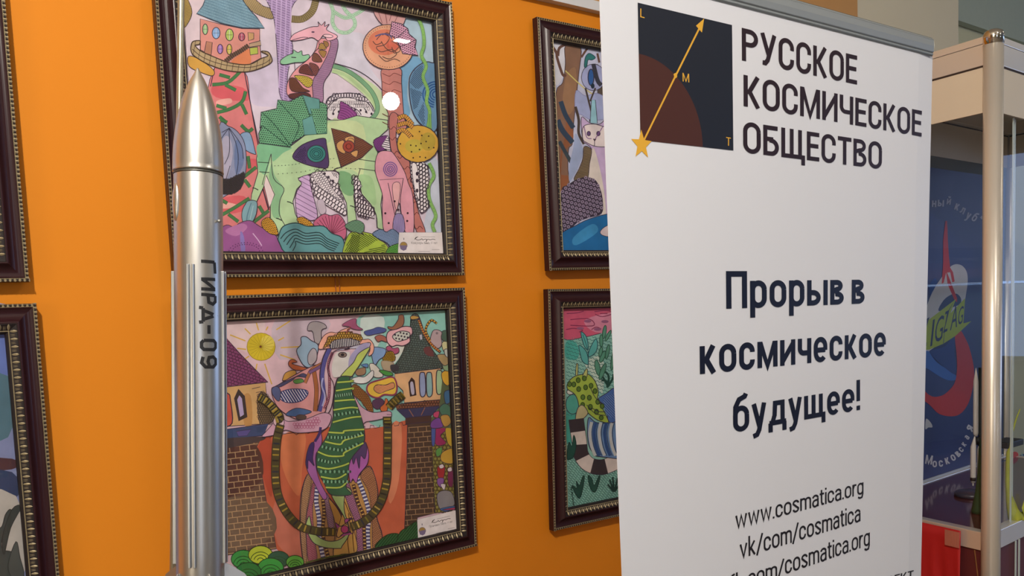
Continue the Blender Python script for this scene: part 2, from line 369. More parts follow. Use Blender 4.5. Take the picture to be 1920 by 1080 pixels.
# ------------------------------------------------------------------ framed drawings
FW, FH = .66, .6153
def ring(mb, prof, mi, lay=None):
    """mitred moulding: prof = list of (inset, height)"""
    for (d0, z0), (d1, z1) in zip(prof, prof[1:]):
        a = [(-FW/2+d0, -FH/2+d0), (FW/2-d0, -FH/2+d0), (FW/2-d0, FH/2-d0), (-FW/2+d0, FH/2-d0)]
        b = [(-FW/2+d1, -FH/2+d1), (FW/2-d1, -FH/2+d1), (FW/2-d1, FH/2-d1), (-FW/2+d1, FH/2-d1)]
        for i in range(4):
            j = (i+1) % 4; mb.face([(*a[i], z0), (*a[j], z0), (*b[j], z1), (*b[i], z1)], mi)
def moulding_meshes():
    mb = MB()
    prof = [(.012, -.0195), (0, -.0195), (0, -.002), (.0008, -.0008)]
    ring(mb, prof, 0)
    cove = [(.0062, -.0006), (.0072, .0004), (.009, -.001)]+[(.009+.021*t/10, -.001+.0085*(t/10)**1.6-.004*sin(pi*t/10)) for t in range(1, 11)]+[(.0315, .0082), (.033, .0076)]
    ring(mb, cove, 0)
    ring(mb, [(.0470, -.0002), (.0485, -.0015), (.0505, -.004), (.0510, -.0075), (.0510, -.0135), (.040, -.0135)], 1)
    A = mb
    B = MB(); ring(B, [(.0008, -.0008), (.0014, 0), (.0030, -.0012), (.0046, -.0012), (.0054, .0002), (.0062, -.0006)], 0)
    for (L, rot, off) in ((FW, 0, -FH/2), (FW, pi, -FH/2), (FH, pi/2, -FW/2), (FH, -pi/2, -FW/2)):
        n = int(L/.0072)
        for i in range(n):
            x = -L/2+(i+.5)*L/n; M = Matrix.Rotation(rot, 4, 'Z')
            c = M @ Vector((x, off+.0029, 0)); pr = [(.0021, -.0006), (.0018, .0002), (.0009, .0007)]
            B.lathe(pr, 6, 1, Matrix.Translation(c))
            q = [M @ Vector((x+L/n/2+dx, off+dy, .0004)) for dx, dy in ((-.0007, .0004), (.0007, .0004), (.0007, .0058), (-.0007, .0058))]
            B.face(q, 0)
    C = MB(); ring(C, [(.033, .0076), (.0336, .0078), (.0345, .0068), (.0452, .0008), (.0462, .0010), (.0470, -.0002)], 1)
    ring(C, [(.0450, .0012), (.0458, .0019), (.0468, .0008)], 0)
    for (L, rot, off) in ((FW, 0, -FH/2), (FW, pi, -FH/2), (FH, pi/2, -FW/2), (FH, -pi/2, -FW/2)):
        L2 = L-.066; n = int(L2/.0128)
        for i in range(n+1):
            x = -L2/2+(i+.0)*L2/n; M = Matrix.Rotation(rot, 4, 'Z')
            lim = lambda xx, d: abs(xx) < L/2-d-.0005
            sl = lambda d: .0068-(d-.0345)*.56
            def leaf(x, w, d0, d1, h):
                pts = []
                for t, ww in ((0, .0), (.25, .75), (.5, 1), (.8, .6), (1, 0)):
                    pts.append((d0+(d1-d0)*t, w*ww))
                top = [M @ Vector((x, off+d, sl(d)+h*sin(pi*min(.9, max(.12, (d-d0)/(d1-d0)))))) for d, _ in pts]
                lf = [M @ Vector((x-ww, off+d, sl(d)+.0002)) for d, ww in pts]; rt = [M @ Vector((x+ww, off+d, sl(d)+.0002)) for d, ww in pts]
                for k in range(4):
                    C.face([lf[k], lf[k+1], top[k+1], top[k]], 0); C.face([top[k], top[k+1], rt[k+1], rt[k]], 0)
            if lim(x, .034): leaf(x, .0024, .0336, .0448, .0022)
            xm = x+L2/n/2
            if i < n and lim(xm, .04):
                leaf(xm-.0011, .0005, .0365, .0445, .0009); leaf(xm+.0011, .0005, .0365, .0445, .0009)
    return A, B, C
_mould = None
QUADS = {
 '1': ((0.8401, 1.6967, 0.3873), (0.9999, 0.0126, -0.0033), (0.0033, 0.0023, 1.0000)),
 '2': ((0.8378, 1.6967, -0.2600), (1.0000, 0.0031, 0.0078), (-0.0078, -0.0106, 0.9999)),
 '3': ((1.7512, 1.6967, 0.3971), (1.0000, -0.0025, 0.0062), (-0.0062, 0.0100, 0.9999)),
 '4': ((1.7435, 1.6967, -0.2706), (0.9999, -0.0040, -0.0138), (0.0138, -0.0047, 0.9999)),
 '5': ((-0.0607, 1.6967, 0.3861), (1.0000, 0.0000, -0.0028), (0.0028, 0.0000, 1.0000)),
 '6': ((-0.0546, 1.6967, -0.2662), (1.0000, 0.0000, -0.0024), (0.0024, 0.0000, 1.0000))}
ZP = -.0125
def frame(n, label, base):
    global _mould
    o, ex, up = QUADS[n]; P = Plane((o[0], o[1], o[2]+1.5), ex, up)
    r = empty('framed_picture', mw=P.mw()); tag(r, label, 'picture', 'framed drawings on the orange wall')
    if _mould is None:
        A, B, C = moulding_meshes()
        a = A.build('moulding', [BURG, DARK], r); b = B.build('bead_edging', [GOLD, DARK], r); c = C.build('carved_band', [GOLD, DARK], r)
        bk = MB(); bk.box((-FW/2+.02, -FH/2+.02, -.0185), (FW/2-.02, FH/2-.02, -.0150)); d = bk.build('backing_board', mat('backing', '#5a4632', .8, noise=.1), r)
        g = MB(); g.face([(-FW/2+.045, -FH/2+.045, -.0066), (FW/2-.045, -FH/2+.045, -.0066), (FW/2-.045, FH/2-.045, -.0066), (-FW/2+.045, FH/2-.045, -.0066)])
        e = g.build('glass_pane', PGLASS, r)
        _mould = (a, b, c, d, e)
    else:
        for s in _mould:
            q = s.copy(); COL.objects.link(q); q.parent = r
    art = Art(P, ZP); art.root = r
    W, H = FW/2-.047, FH/2-.047
    art.mb.box((-W, -H, ZP-.002), (W, H, ZP-.0002), 0, lin(base))
    art.poly([(-W, -H), (W, -H), (W, H), (-W, H)], base)
    return art
def end(art, name='drawing'):
    return art.mb.build(name, PAPER, art.root)
def card(art, q, name):
    """small white caption card behind the glass"""
    q = art.pts(q); c = Art(art.p, art.z+.00008); c.poly(c.loc(q), '#ece6e8'); c.strip(q, '#b9b3b8', .5, True)
    (x0, y0), (x1, y1), (x2, y2), (x3, y3) = q     # tl, tr, br, bl
    at = lambda u, v: ((x0*(1-u)+x1*u)*(1-v)+(x3*(1-u)+x2*u)*v, (y0*(1-u)+y1*u)*(1-v)+(y3*(1-u)+y2*u)*v)
    cx, cy = at(.115, .63); L = (x1-x0)
    c.ell('#a88a4a', cx, cy, L*.085, L*.085, '#7a6a7a', .7); c.poly(c.loc([at(.03, .62), at(.2, .62), at(.18, .82), at(.12, .88), at(.05, .8)]), '#7b6f92')
    c.poly(c.loc([at(.16, .44), at(.26, .42), at(.22, .60)]), '#ece6e8'); c.strip([at(.115, .26), at(.115, .36)], '#2a2a55', .9)
    c.strip([at(.5, .21), at(.83, .21)], '#8a8488', .5)
    c.strip(spline([at(.40, .22), at(.36, .34), at(.39, .27), at(.44, .20), at(.38, .29), at(.43, .36), at(.5, .34), at(.53, .30), at(.55, .36), at(.6, .32), at(.64, .34), at(.62, .45), at(.66, .33), at(.72, .35), at(.78, .32), at(.84, .35)], False), '#3b3538', .8)
    put_text(c, name, at(.29, .55), at(.88, .55), at(.29, .44), 'П', '#6d666a')
    c.strip([at(.75, .82), at(.92, .82)], '#857f83', .5); c.strip([at(.45, .91), at(.70, .91)], '#857f83', .5)
    o = c.mb.build('caption_card', PAPER, art.root); o['label'] = 'white caption card with emblem and signature'
    return o
INK = '#3b2f42'
# ---- upper middle drawing: green winged giraffe dragon
a = frame('1', 'framed drawing of a green dragon with a pink giraffe neck, above the castle drawing', '#e0d2e2')
a.f('#e6d2dc', '1 300,-80 900,-80 900,500 620,600 300,620', None); a.f('#d7cbe4', '1 820,560 1150,500 1150,860 1000,900 850,850', None)
a.f('#dcd8ea', '2 350,300 560,300 600,560 700,700 560,640 330,540', None)
a.f('#b4cfe2', '2 860,560 880,200 900,110 1190,190 1190,1080 1050,1100 900,1000 850,800', None); a.f('#7fb2d9', '2 870,540 1000,480 1040,560 940,620 915,800 940,960 870,960', None)
a.f('#cdd6ea', '4 520,300 640,300 665,750 540,750 560,560', None)
q = a.f('#8d7a48', '1 300,-20 340,30 360,110 330,190 290,220', INK); a.hatch(q, '#c9a85c', 2.6, .8, .3)
q = a.f('#8c7a5e', '1 790,-10 880,-10 960,50 1040,80 1040,160 930,130 850,80'); a.hatch(q, '#cbb078', 3, .8, 1.1)
a.l('#4b3c30', '1 1200,160 1290,160 1370,100 1400,20 1410,-40', 13.5); q = a.l('#96855a', '1 1200,160 1290,160 1370,100 1400,20 1410,-40', 12); a.bands(q, '#5f5038', 22, .9, 6)
q = a.f('#b99fce', '1 985,-60 1270,-60 1200,70 1195,300 1210,420 1165,640 1180,800 1240,860 1110,830 1085,560 1060,220 1030,90'); a.hatch(q, '#5b4570', 4.4, .7, .35)
a.hatch(q, '#c8b0da', 9, 2.0, 1.6)
for t in ('2 245,-20 290,90 285,190 330,260 410,275 470,225 465,160 400,95 370,30 380,-20', '2 290,95 390,150 480,120 560,70'):
    a.l('#8dbd98', t, 7); q = a.l('#b5d9bd', t, 5.4); a.bands(q, '#4f8560', 22, .9, .6)
q = a.f('#df8487', '1 548,575 800,600 850,860 900,1090 | 3 400,540 420,640 410,760 480,850 50,850 -60,700 -60,300 | 1 450,1090')
for t in ('1 545,720 790,740 830,850 560,820', '3 60,330 300,300 310,380 60,420', '3 60,590 220,570 260,660 60,700'): a.f('#d9626c', t, None)
for t in ('1 570,850 680,830 690,870 580,890', '3 60,430 230,440 230,470 60,470', '3 60,610 190,640 60,660'): a.f('#ecb0a8', t, None)
for t in ('1 530,715 650,700 720,650 768,600', '1 590,630 680,655', '1 640,715 730,762', '1 570,950 680,920 780,860 812,770', '1 565,890 650,915', '1 780,880 820,965', '1 590,985 650,1035', '3 45,715 150,655 260,585',
          '3 215,435 310,360', '3 250,280 262,370', '3 330,640 360,690', '3 295,755 400,675', '3 108,700 180,755', '3 200,55 250,100 285,80', '3 50,15 100,38', '3 45,590 100,622', '3 225,450 265,505'):
    a.l('#2d5f3a', t, 6.6); a.l('#477f4e', t, 5)
a.l(INK, '1 548,575 515,730', 1.2); a.l(INK, '1 800,600 850,860 890,1080 | 3 325,210', 1.4)
a.l(INK, '3 350,490 400,670', 2)
a.f('#d9a64e', '1 330,475 420,500 540,590 530,640 430,610 335,560', INK, 1)
# blue planet pod
a.f('#8aa7cc', '3 190,130 262,113 300,240 300,268 220,225'); q = a.f('#9098b8', '3 40,70 110,66 175,105 225,190 238,340 220,450 180,530 110,556 40,540')
a.f('#b4b0c8', '3 60,180 110,140 140,260 100,440 60,430', None); a.f('#6f82ad', '3 160,170 200,200 220,320 170,420 150,320', None)
q = a.f('#5a5a66', '3 40,440 100,450 170,420 225,400 215,470 180,530 110,556 40,540', None); a.rings(q, '#26262c', 2.2, 1.4, .9)
for t in ('3 112,80 60,150 40,220', '3 112,80 115,250 80,340', '3 112,80 160,180 180,300 165,420', '3 112,80 60,110', '3 120,350 90,450', '3 112,75 200,200 215,300'): a.l('#2c3048', t, 1)
# house
q = a.f('#86aabe', '1 480,-30 450,50 398,115 520,165 600,195 780,235 970,238 900,140 850,90 770,-20', '#3b4757', 1.4, 0)
a.hatch(q, '#5a8199', 5, .8, .35); a.bricks(q, '#6d93a9', 5, 5.5, .5, .2); a.strip(q, '#3b4757', 1.2, True)
q = a.f('#dd978d', '1 428,160 600,205 780,242 930,246 930,360 942,490 840,545 700,540 540,480 428,420', INK, 1, 0)
a.f('#e0895f', '1 690,520 820,420 850,440 850,545 760,548', None)
for c, x, y, rx, ry in (('#9cc48a', 470, 248, 22, 45), ('#8fb4e4', 562, 280, 33, 48), ('#b4cc6c', 675, 295, 33, 50), ('#b85a70', 778, 312, 26, 34), ('#a678c8', 596, 415, 23, 40), ('#cdbc50', 673, 418, 22, 44)):
    a.e(c, 1, x, y, rx, ry, INK, 1.1); a.l('#e8e4f0', f'1 {x},{y-ry*.8} {x},{y+ry*.8}', .5); a.l(INK, f'1 {x-rx*.8},{y} {x+rx*.8},{y}', .5)
a.f('#b9826a', '1 480,350 530,360 520,465 462,445', INK, 1, 0); a.f('#c8a070', '1 830,275 880,280 880,330 835,345', INK, 1, 0); a.f('#b3bf58', '1 845,405 912,398 915,455 850,465', INK, 1, 0)
a.f('#bba084', '1 840,370 935,345 940,385 845,400', INK, 1, 0)
q = a.f('#b7a17c', '1 352,380 370,350 425,345 420,375 385,385 430,430 540,480 680,532 840,545 942,495 1000,470 940,435 1000,440 1030,490 1025,530 940,575 820,607 660,597 500,545 380,475 350,430', '#4d3b30', 1.6)
a.hatch(q, '#4d3b30', 11, .8, 1.75); a.l('#4d3b30', '1 360,415 440,480 560,530 700,560 840,570 960,540 1020,500', 1); a.l('#4d3b30', '1 430,345 430,430', .8)
q = a.l('#6e5547', '1 640,520 700,470 770,430 835,385', 8, 0); a.bands(q, '#3a2c2c', 13, 1.0, 5)
# green tail loop, ornament crescent
q = a.f('#ece4ea', '2 230,860 290,805 420,785 540,810 610,880 645,980 600,1020 400,1030 245,1000', INK, 1.2); a.arcs(INK, 560+430/4.5, 1000/4.5, 22, 47, 12, pi+.25, 2*pi-.3, 1.3, .93)
q = a.f('#e6dce6', '2 235,860 290,805 420,785 540,810 600,860 560,860 420,825 300,840 250,880', INK, 1); a.rings(q, INK, 5.2, 3.1, 1.1, 0, 1.3)
q = a.f('#f0e8ee', '2 262,900 400,850 560,870 600,920 500,900 380,880 280,930', None); a.rings(q, INK, 3.4, 2.3, .5, 0, 1.6)
for i in range(8): a.e(INK, 2, 290+i*46, 945+(i-3.5)**2*3-20, 9, 11)
q = a.f('#9d5299', '2 350,860 400,880 460,930 490,970 440,1040 330,1010 345,930'); a.arcs('#5d2560', 560+340/4.5, 1060/4.5, 6, 46, 4.5, -1.5, -.3, .8)
a.f('#c9dcb2', '2 290,600 300,560 470,620 640,720 720,820 760,960 760,1090 | 4 300,80 205,165 232,230 225,300 240,380 -10,400 -60,40 0,20 | 2 560,1090 640,960 600,860 480,740', None)
a.l('#b6d29e', '2 280,600 400,640 520,740 620,840 655,940', 6)
a.l(INK, '2 300,535 480,590 620,680 720,790 760,930 740,1080', 1)
q = a.l('#3f6b50', '2 270,555 380,585 500,660 610,770 660,880 650,960 580,1020 450,1050 240,1030', 8.5); q = a.l('#7fb08a', '2 270,555 380,585 500,660 610,770 660,880 650,960 580,1020 450,1050 240,1030', 6.8)
# pink giraffe neck
q = a.f('#c29abb', '2 268,335 325,335 322,430 270,600 208,705 200,860 110,840 110,700 200,540 250,440'); a.hatch(q, '#6a4470', 2.3, .8, .12)
q = a.f('#e8a0a6', '2 170,330 262,345 250,440 190,560 115,690 112,840 0,830 -90,810 -105,740 -80,660 -20,580 80,500 140,420')
a.f('#f0b6c6', '2 165,345 110,318 20,338 -72,345 -55,300 0,268 100,230 165,222 160,185 190,215 220,183 215,225 255,205 232,252 320,300 305,330 240,345 210,295'); a.e('#f3ccd6', 2, 245, 305, 42, 14, INK, .8, .1)
a.e('#5b4060', 2, 118, 272, 14, 6); a.l(INK, '2 -70,345 20,318 75,318', .9); a.l(INK, '2 165,345 168,400 120,450', 1)
for c, t in (('#c8a25a', '2 185,365 215,380 230,415 165,415'), ('#b98d52', '2 205,350 240,355 250,385 225,400'), ('#c79a55', '2 165,430 230,435 205,490'), ('#8a5a48', '2 125,450 165,465 195,520 140,525 110,505'),
             ('#7b4440', '2 20,560 70,545 95,585 125,640 40,625 0,610'), ('#8a5450', '2 85,540 130,540 165,570 160,610 130,640'), ('#cdbb4e', '2 -40,640 60,645 115,680 100,730 60,735 10,690'),
             ('#7a4a38', '2 -80,670 -30,665 30,740 90,775 -60,770'), ('#6d3d3c', '2 -85,800 0,785 80,790 90,830 -60,835')):
    q = a.f(c, t, INK, .9)
    if c in ('#cdbb4e', '#7b4440', '#8a5450'): a.dots(q, '#3a2026', 3.2, .7)
    else: a.hatch(q, '#4a2a26', 2.4, .6, .4)
a.f('#93c9a4', '1 1108,540 1105,510 1160,470 1208,452 1212,422 1250,445 1282,430 1290,468 1340,462 1345,490 1300,525 1225,530 1150,545'); a.l(INK, '1 1195,485 1235,488', 1.4); a.l(INK, '1 1222,535 1226,600', .9)
# winged green body
q = a.f('#b9d8aa', '3 330,190 310,300 320,400 275,555 270,600 310,612 372,480 440,560 410,640 410,740 470,850 640,800 590,700 573,610 600,520 640,480 608,440 700,410 800,390 900,395 895,480 960,620 970,770 1035,760 1015,600 1000,430 1060,430 | 4 110,400 130,500 190,570 225,640 230,720 272,740 255,570 265,500 240,420 216,350 228,280 235,230 205,165 300,80 300,20 100,-10 0,20 | 3 820,20 700,100 550,215', INK, 1.1, 0)
a.f('#86c39a', '3 330,190 560,215 500,260 430,320 415,270 380,410 325,380 318,300', None); a.f('#cfe0ae', '3 560,260 800,380 1000,380 1080,420 1080,60 830,40 840,180', None)
a.f('#8fc196', '3 420,330 440,420 505,515 480,600 478,720 430,720 415,620 440,550 400,440', None); a.f('#7fb283', '3 900,398 1000,420 1010,560 930,540', None); a.f('#a9d09b', '4 110,380 200,400 225,560 190,560 130,480', None)
a.f('#eed9dc', '3 380,420 440,560 402,655 362,490', INK, 1, 0); a.l(INK, '3 415,265 372,410 350,490', 1); a.l(INK, '3 415,265 432,440 508,515 480,600 475,700 520,790', 1)
a.l(INK, '4 120,340 102,420 130,500 190,570 225,640 232,720', 1.1)
for t in ('3 320,325 400,330', '3 430,352 560,345 700,320 880,298', '3 330,395 400,400', '3 450,412 640,395 800,365 1040,375', '4 110,275 220,290', '4 110,335 220,350'):
    q = a.l('#a9cf9e', t, .3); a.bands(q, '#3f4a44', 18, 1.3, .7)
for x, y in ((300, 515), (550, 615), (470, 735), (1005, 645)): a.l('#2b3a38', f'3 {x-20},{y-5} {x},{y} {x+22},{y+12}', 1.4)
q = a.f('#77b58c', '1 930,1085 940,948 1070,918 1080,845 1180,858 1290,800 1400,842 | 2 60,822 200,868 238,890 232,1080 | 3 818,118 700,125 660,130 570,185 552,218 440,202 330,188 325,120 350,60', INK, 1.3, 0)
a.dots(q, '#26403a', 4.0, 1.0, .12)
for t in ('1 1080,850 1180,960 1260,1060 | 3 570,180', '1 1290,805 1340,950 | 3 740,120', '1 945,950 1050,1050 | 3 560,210', '3 350,60 540,210'): a.l('#2f5848', t, 1.3)
for t in ('3 815,-60 818,118 655,130 640,20', '1 1290,805 1430,840 1440,1000 1345,960'): a.f('#6aa3a0', t, '#2f5848', 1, 0); 
q = a.f('#79b48e', '3 700,-60 818,-60 816,112 745,122', '#2f5848', 1, 0); a.dots(q, '#26403a', 4.0, 1.0, .05)
q = a.f('#554070', '3 570,285 640,200 790,152 815,200 830,350 770,366 640,332', INK, 1.3); a.dots(a.pts('3 580,285 640,220 670,210 670,330 640,325'), '#241a38', 3, .8)
a.e('#3f8a86', 3, 742, 265, 68, 62, INK, 1.2)
for r in (12, 8.5, 5): a.ell(None, 400+742/3.857, 220+265/3.857, r, r*.9, '#1f4048', 1.1)
q = a.f('#8a5640', '3 850,80 960,110 1080,165 | 4 205,192 130,265 0,325 -50,340 | 3 920,360 885,240', INK, 1.4, 0); a.hatch(q, '#4a2c28', 3.1, 1.0, .45)
a.f('#d8a468', '3 890,190 940,170 950,260 900,240', INK, .8); a.f('#d8a468', '3 950,150 1010,140 1015,200 960,180', INK, .8); a.f('#d8a468', '4 45,140 80,150 70,190 20,200', INK, .8); a.f('#d8a468', '3 990,260 1040,240 1030,290', INK, .8)
a.e('#a4493c', 3, 975, 212, 42, 42, INK, 1); a.ell(None, 400+975/3.857, 220+212/3.857, 5, 5, '#5a2420', 1)
# between the legs
q = a.f('#d1b0dc', '3 612,445 690,420 700,500 750,720 660,745 610,740 590,620 600,540 635,480', INK, 1); a.hatch(q, '#6a5080', 8, .8, .5)
q = a.f('#eee6ee', '3 700,412 790,392 898,398 900,500 960,700 860,665 780,610 735,560 712,480', INK, 1); a.rings(q, INK, 6.6, 3.9, 1.2, .6, 1.3)
q = a.f('#f4ecf2', '3 715,415 790,400 860,520 930,600 850,560 760,500', INK, .8); a.rings(q, '#6b6070', 4.4, 2.8, .6, .9, 1.3)
q = a.f('#f1e9ef', '3 780,395 895,400 892,480 830,440', INK, .9); a.hatch(a.pts('3 840,395 896,400 892,450'), INK, 2.6, 1, 1)
for x, y in ((800, 408), (828, 434), (860, 462)): a.e(INK, 3, x, y, 10, 10)
q = a.f('#efe7ee', '3 1005,430 1042,440 1070,500 | 4 100,480 150,545 205,600 212,660 100,635 90,560', INK, 1, 0); a.rings(q, INK, 5.2, 3.3, 1.2, .3, 1.5)
for x, y in ((82, 478), (110, 520), (140, 545)): a.e(INK, 4, x, y, 8, 8)
a.f('#c9bccc', '3 745,610 790,600 810,680 770,700', '#8a8090', .6)
a.l('#7aa7ae', '3 290,600 255,690', 8); a.f('#83adba', '3 250,605 310,612 306,700 272,770 238,815 205,740 205,680 225,635'); a.l('#4f7890', '3 270,620 240,720 240,800', 1.2); a.l('#a8cad4', '3 285,640 262,740', 1.4)
# right side: trees, disc, leaf, pink animal
q = a.f('#d8a4a4', '2 630,60 700,210 860,230 890,60', INK, 1); [a.l('#7a4048', t, .8) for t in ('2 660,80 700,200', '2 720,80 740,200', '2 790,80 760,180', '2 850,90 800,200')]
q = a.f('#c98680', '2 700,585 852,580 862,700 880,960 900,1090 760,1090 750,960 705,860 697,700'); q2 = q
for y in (620, 690, 760, 860, 960, 1030): a.l('#7a3c3c', f'2 700,{y} 760,{y+25} 800,{y} 860,{y+22}', .9)
q = a.f('#c27a74', '4 312,-10 365,-10 352,130 380,230 440,290 462,440 500,620 545,750 488,748 440,560 400,400 350,280 316,190')
for x, y in ((330, 70), (340, 140), (350, 230), (390, 260), (420, 330), (440, 400), (450, 470), (470, 560), (480, 630), (500, 720)): a.l('#6d3434', f'4 {x-28},{y-5} {x-10},{y+10} {x+8},{y-8} {x+28},{y+10}', 1)
q = a.e('#e6ac8c', 2, 750, 400, 215, 190, INK, 1.2, .1, 30); a.e('#df8468', 2, 720, 360, 140, 110); a.e('#d8705c', 2, 790, 380, 60, 40)
q = a.ell(None, 560+750/4.5, 400/4.5, 43.5, 38, '#e6ac8c', .2, .1, 30); a.bands(q, '#6a3a30', 54, 1.2, .6)
for t in ('2 650,340 700,290 760,320 720,380 650,400 690,440 780,420 820,460 760,500 700,480', '2 780,350 830,380 850,430 800,450 780,400', '2 670,470 730,520 800,500 850,520', '2 620,350 650,380 700,360', '2 700,300 740,280 790,310', '2 690,350 730,410 790,440 840,400'): a.l('#6b4a44', t, 1.3)
a.l('#5c5a90', '2 640,310 700,290 760,300 780,330', 2)
q = a.f('#dba6c2', '2 760,295 782,185 860,205 915,245 925,290 985,340 975,400 1002,470 870,455 850,395 800,320', INK, 1.4, 0); a.dots(q, '#4a2848', 4.0, 1.0, .4); a.l(INK, '2 825,325 910,245', .9); a.l(INK, '2 855,395 985,340', .9)
q = a.f('#6f9ac0', '2 925,700 960,600 1040,535 1110,530 1160,600 1160,1085 1040,1062 950,930', INK, 1.4); a.hatch(a.pts('2 930,700 965,600 1040,540 1060,700 1000,760'), '#22344f', 2.6, .9, .8); a.hatch(a.pts('2 930,740 1040,780 1000,900 960,930'), '#22344f', 2.6, .9, -.6); a.hatch(a.pts('2 1000,960 1050,850 1060,1060 1040,1060'), '#22344f', 2.6, .9, 1.1)
a.arcs('#2b5c9a', 560+1150/4.5, 800/4.5, 6, 26, 4.5, pi*.55, pi*1.5, 2.2)
for t in ('2 1000,150 1040,250 1052,380 1030,470 1070,560 1042,650 1082,760 1072,860 1100,950 1082,1090', '4 570,-20 575,80', '4 568,300 600,380 566,450 572,540 612,640 590,700 606,750'):
    a.l('#5e8a50', t, 6.6); q = a.l('#8cc06c', t, 5.2); a.bands(q, '#4b7a3e', 22, .8, .6)
q = a.f('#eee9ee', '4 445,290 540,300 572,400 550,480 562,590 515,622 490,560 466,460', INK, 1); a.rings(q, INK, 6.0, 3.4, 1.4, .4, 1.1)
a.f('#f4eef2', '4 455,310 490,320 505,480 500,540 470,450', INK, 1); [a.e(INK, 4, 490, y, 9, 13) for y in (370, 415, 480)]
q = a.f('#8b4a92', '4 208,150 300,122 290,200 232,222'); a.hatch(q, '#4b2056', 2.4, .8, -.6)
q = a.f('#efe7ee', '4 255,190 300,120 320,235', INK, 1, 0); a.hatch(q, INK, 4, 1.3, .2)
q = a.f('#dea0b2', '4 235,235 308,222 345,250 405,350 432,430 462,520 467,748 412,748 382,620 372,560 345,640 336,745 274,745 262,600 262,500 216,350'); a.f('#e8b4b8', '4 330,440 380,440 360,600 340,560', INK, .8)
for r in (12.5, 9, 5.5, 2.5): a.ell(None, 640+315/3.484, 220+340/3.484, r, r*1.05, '#7a5aa0', 1.6)
a.l(INK, '4 300,430 345,640', 1); a.l(INK, '4 400,400 380,560 405,745', 1); a.l(INK, '4 245,410 400,400', .6)
for x, y in ((343, 550), (367, 604), (282, 628), (428, 627), (304, 692), (425, 678)): a.e('#3a2030', 4, x, y, 7, 7)
q = a.f('#a99cc8', '4 345,640 395,640 406,748 335,740'); a.hatch(q, '#6a5a9a', 2, .6, 1.5)
q = a.e('#d6aa46', 4, 495, 175, 137, 122, INK, 1.4); a.e('#c3b04a', 4, 470, 190, 60, 45); a.e('#b8a040', 4, 560, 160, 50, 60)
for x, y in ((505, 95), (520, 120), (565, 125), (548, 160), (515, 173), (448, 184), (482, 188), (505, 212), (566, 200), (598, 200), (453, 227), (508, 260), (464, 266), (544, 265), (380, 175), (460, 125)): a.e('#3a2a20', 4, x, y, 5, 5)
for t in ('4 365,10 410,-5 460,50', '4 360,55 420,40 465,70', '4 358,100 400,85 450,130'):
    a.l(INK, t, 8.5); q = a.l('#dba04a', t, 7); a.bands(q, '#3a2a20', 9, .8, 3.6)
# bottom clouds
q = a.f('#9b5a98', '3 20,840 90,780 150,800 180,768 260,748 330,790 440,850 470,900 550,938 560,1000 20,1000'); a.f('#b97ab0', '3 80,820 200,770 240,800 160,860', None); a.f('#8a7ac0', '3 190,830 215,860 225,970 195,970', None); a.l('#d8b8dc', '3 280,840 320,890 345,930', 1.4)
for r in (26, 32): q = [(400+230/3.857+r*cos(t), 220+975/3.857+r*.55*sin(t)) for t in [pi+i*pi/14 for i in range(15)]]; a.bands(q, '#5a2c60', 14, 1.6, .9)
for t in ('3 345,752 392,725 440,770 462,845 410,845 352,800', '3 598,738 640,722 700,760 722,800 640,790'):
    q = a.f('#dba43c', t); a.dots(q, '#4a3010', 3.2, .9)
q = a.f('#c4688a', '3 718,775 760,720 800,700 842,712 902,705 950,775 945,880 850,875 800,860'); [a.l('#6a2440', f'3 845,850 {845+130*cos(t):.0f},{850+140*sin(t):.0f}', .8, 0) for t in [pi+.3+i*.19 for i in range(14)]]
q = a.f('#7fae8e', '3 945,785 1020,745 1080,770 | 4 140,740 120,760 60,745'); a.hatch(q, '#2c5444', 2.6, .9, .4)
q = a.f('#649fa6', '3 468,855 500,790 590,765 680,790 790,788 850,840 920,868 942,925 930,1000 560,1000 470,905', '#26444c', 1.6)
for k, dx in enumerate((0, 22, 44, 66, 88)): a.l('#26444c', f'3 {480+dx},{880+dx} {520+dx*.8:.0f},{835+dx} 590,{810+dx} 660,{840+dx*.9:.0f} 760,{835+dx*.9:.0f} 820,{880+dx*.8:.0f} {905-dx*.4:.0f},{915+dx*.6:.0f}', 1.5)
q = a.f('#a9c24a', '3 930,960 960,870 1000,830 1080,850 | 4 130,750 200,765 240,800 285,830 292,890 0,890 | 3 930,1000'); a.hatch(a.pts('3 935,970 1000,850 1060,850 1040,1000'), '#3d5218', 3.2, 1.2, -1.0); a.hatch(a.pts('4 60,750 200,770 240,800 100,885 40,885'), '#3d5218', 3.2, 1.2, .6); a.hatch(a.pts('4 120,885 280,830 290,885'), '#3d5218', 3.2, 1.2, -.2)
q = a.f('#86a2c8', '4 198,760 250,732 288,750 330,732 375,772 368,830 320,852 290,820 230,790', '#2c3c58', 1.2); a.dots(q, '#2c3c58', 2.6, .7)
q = a.f('#63b04c', '4 290,900 298,856 340,832 378,832 378,900'); a.dots(q, '#1f4a1c', 3, .9)
card(a, '4 378,752 657,752 666,889 370,888', 'Кожухарь Анна, 11 лет'); end(a)
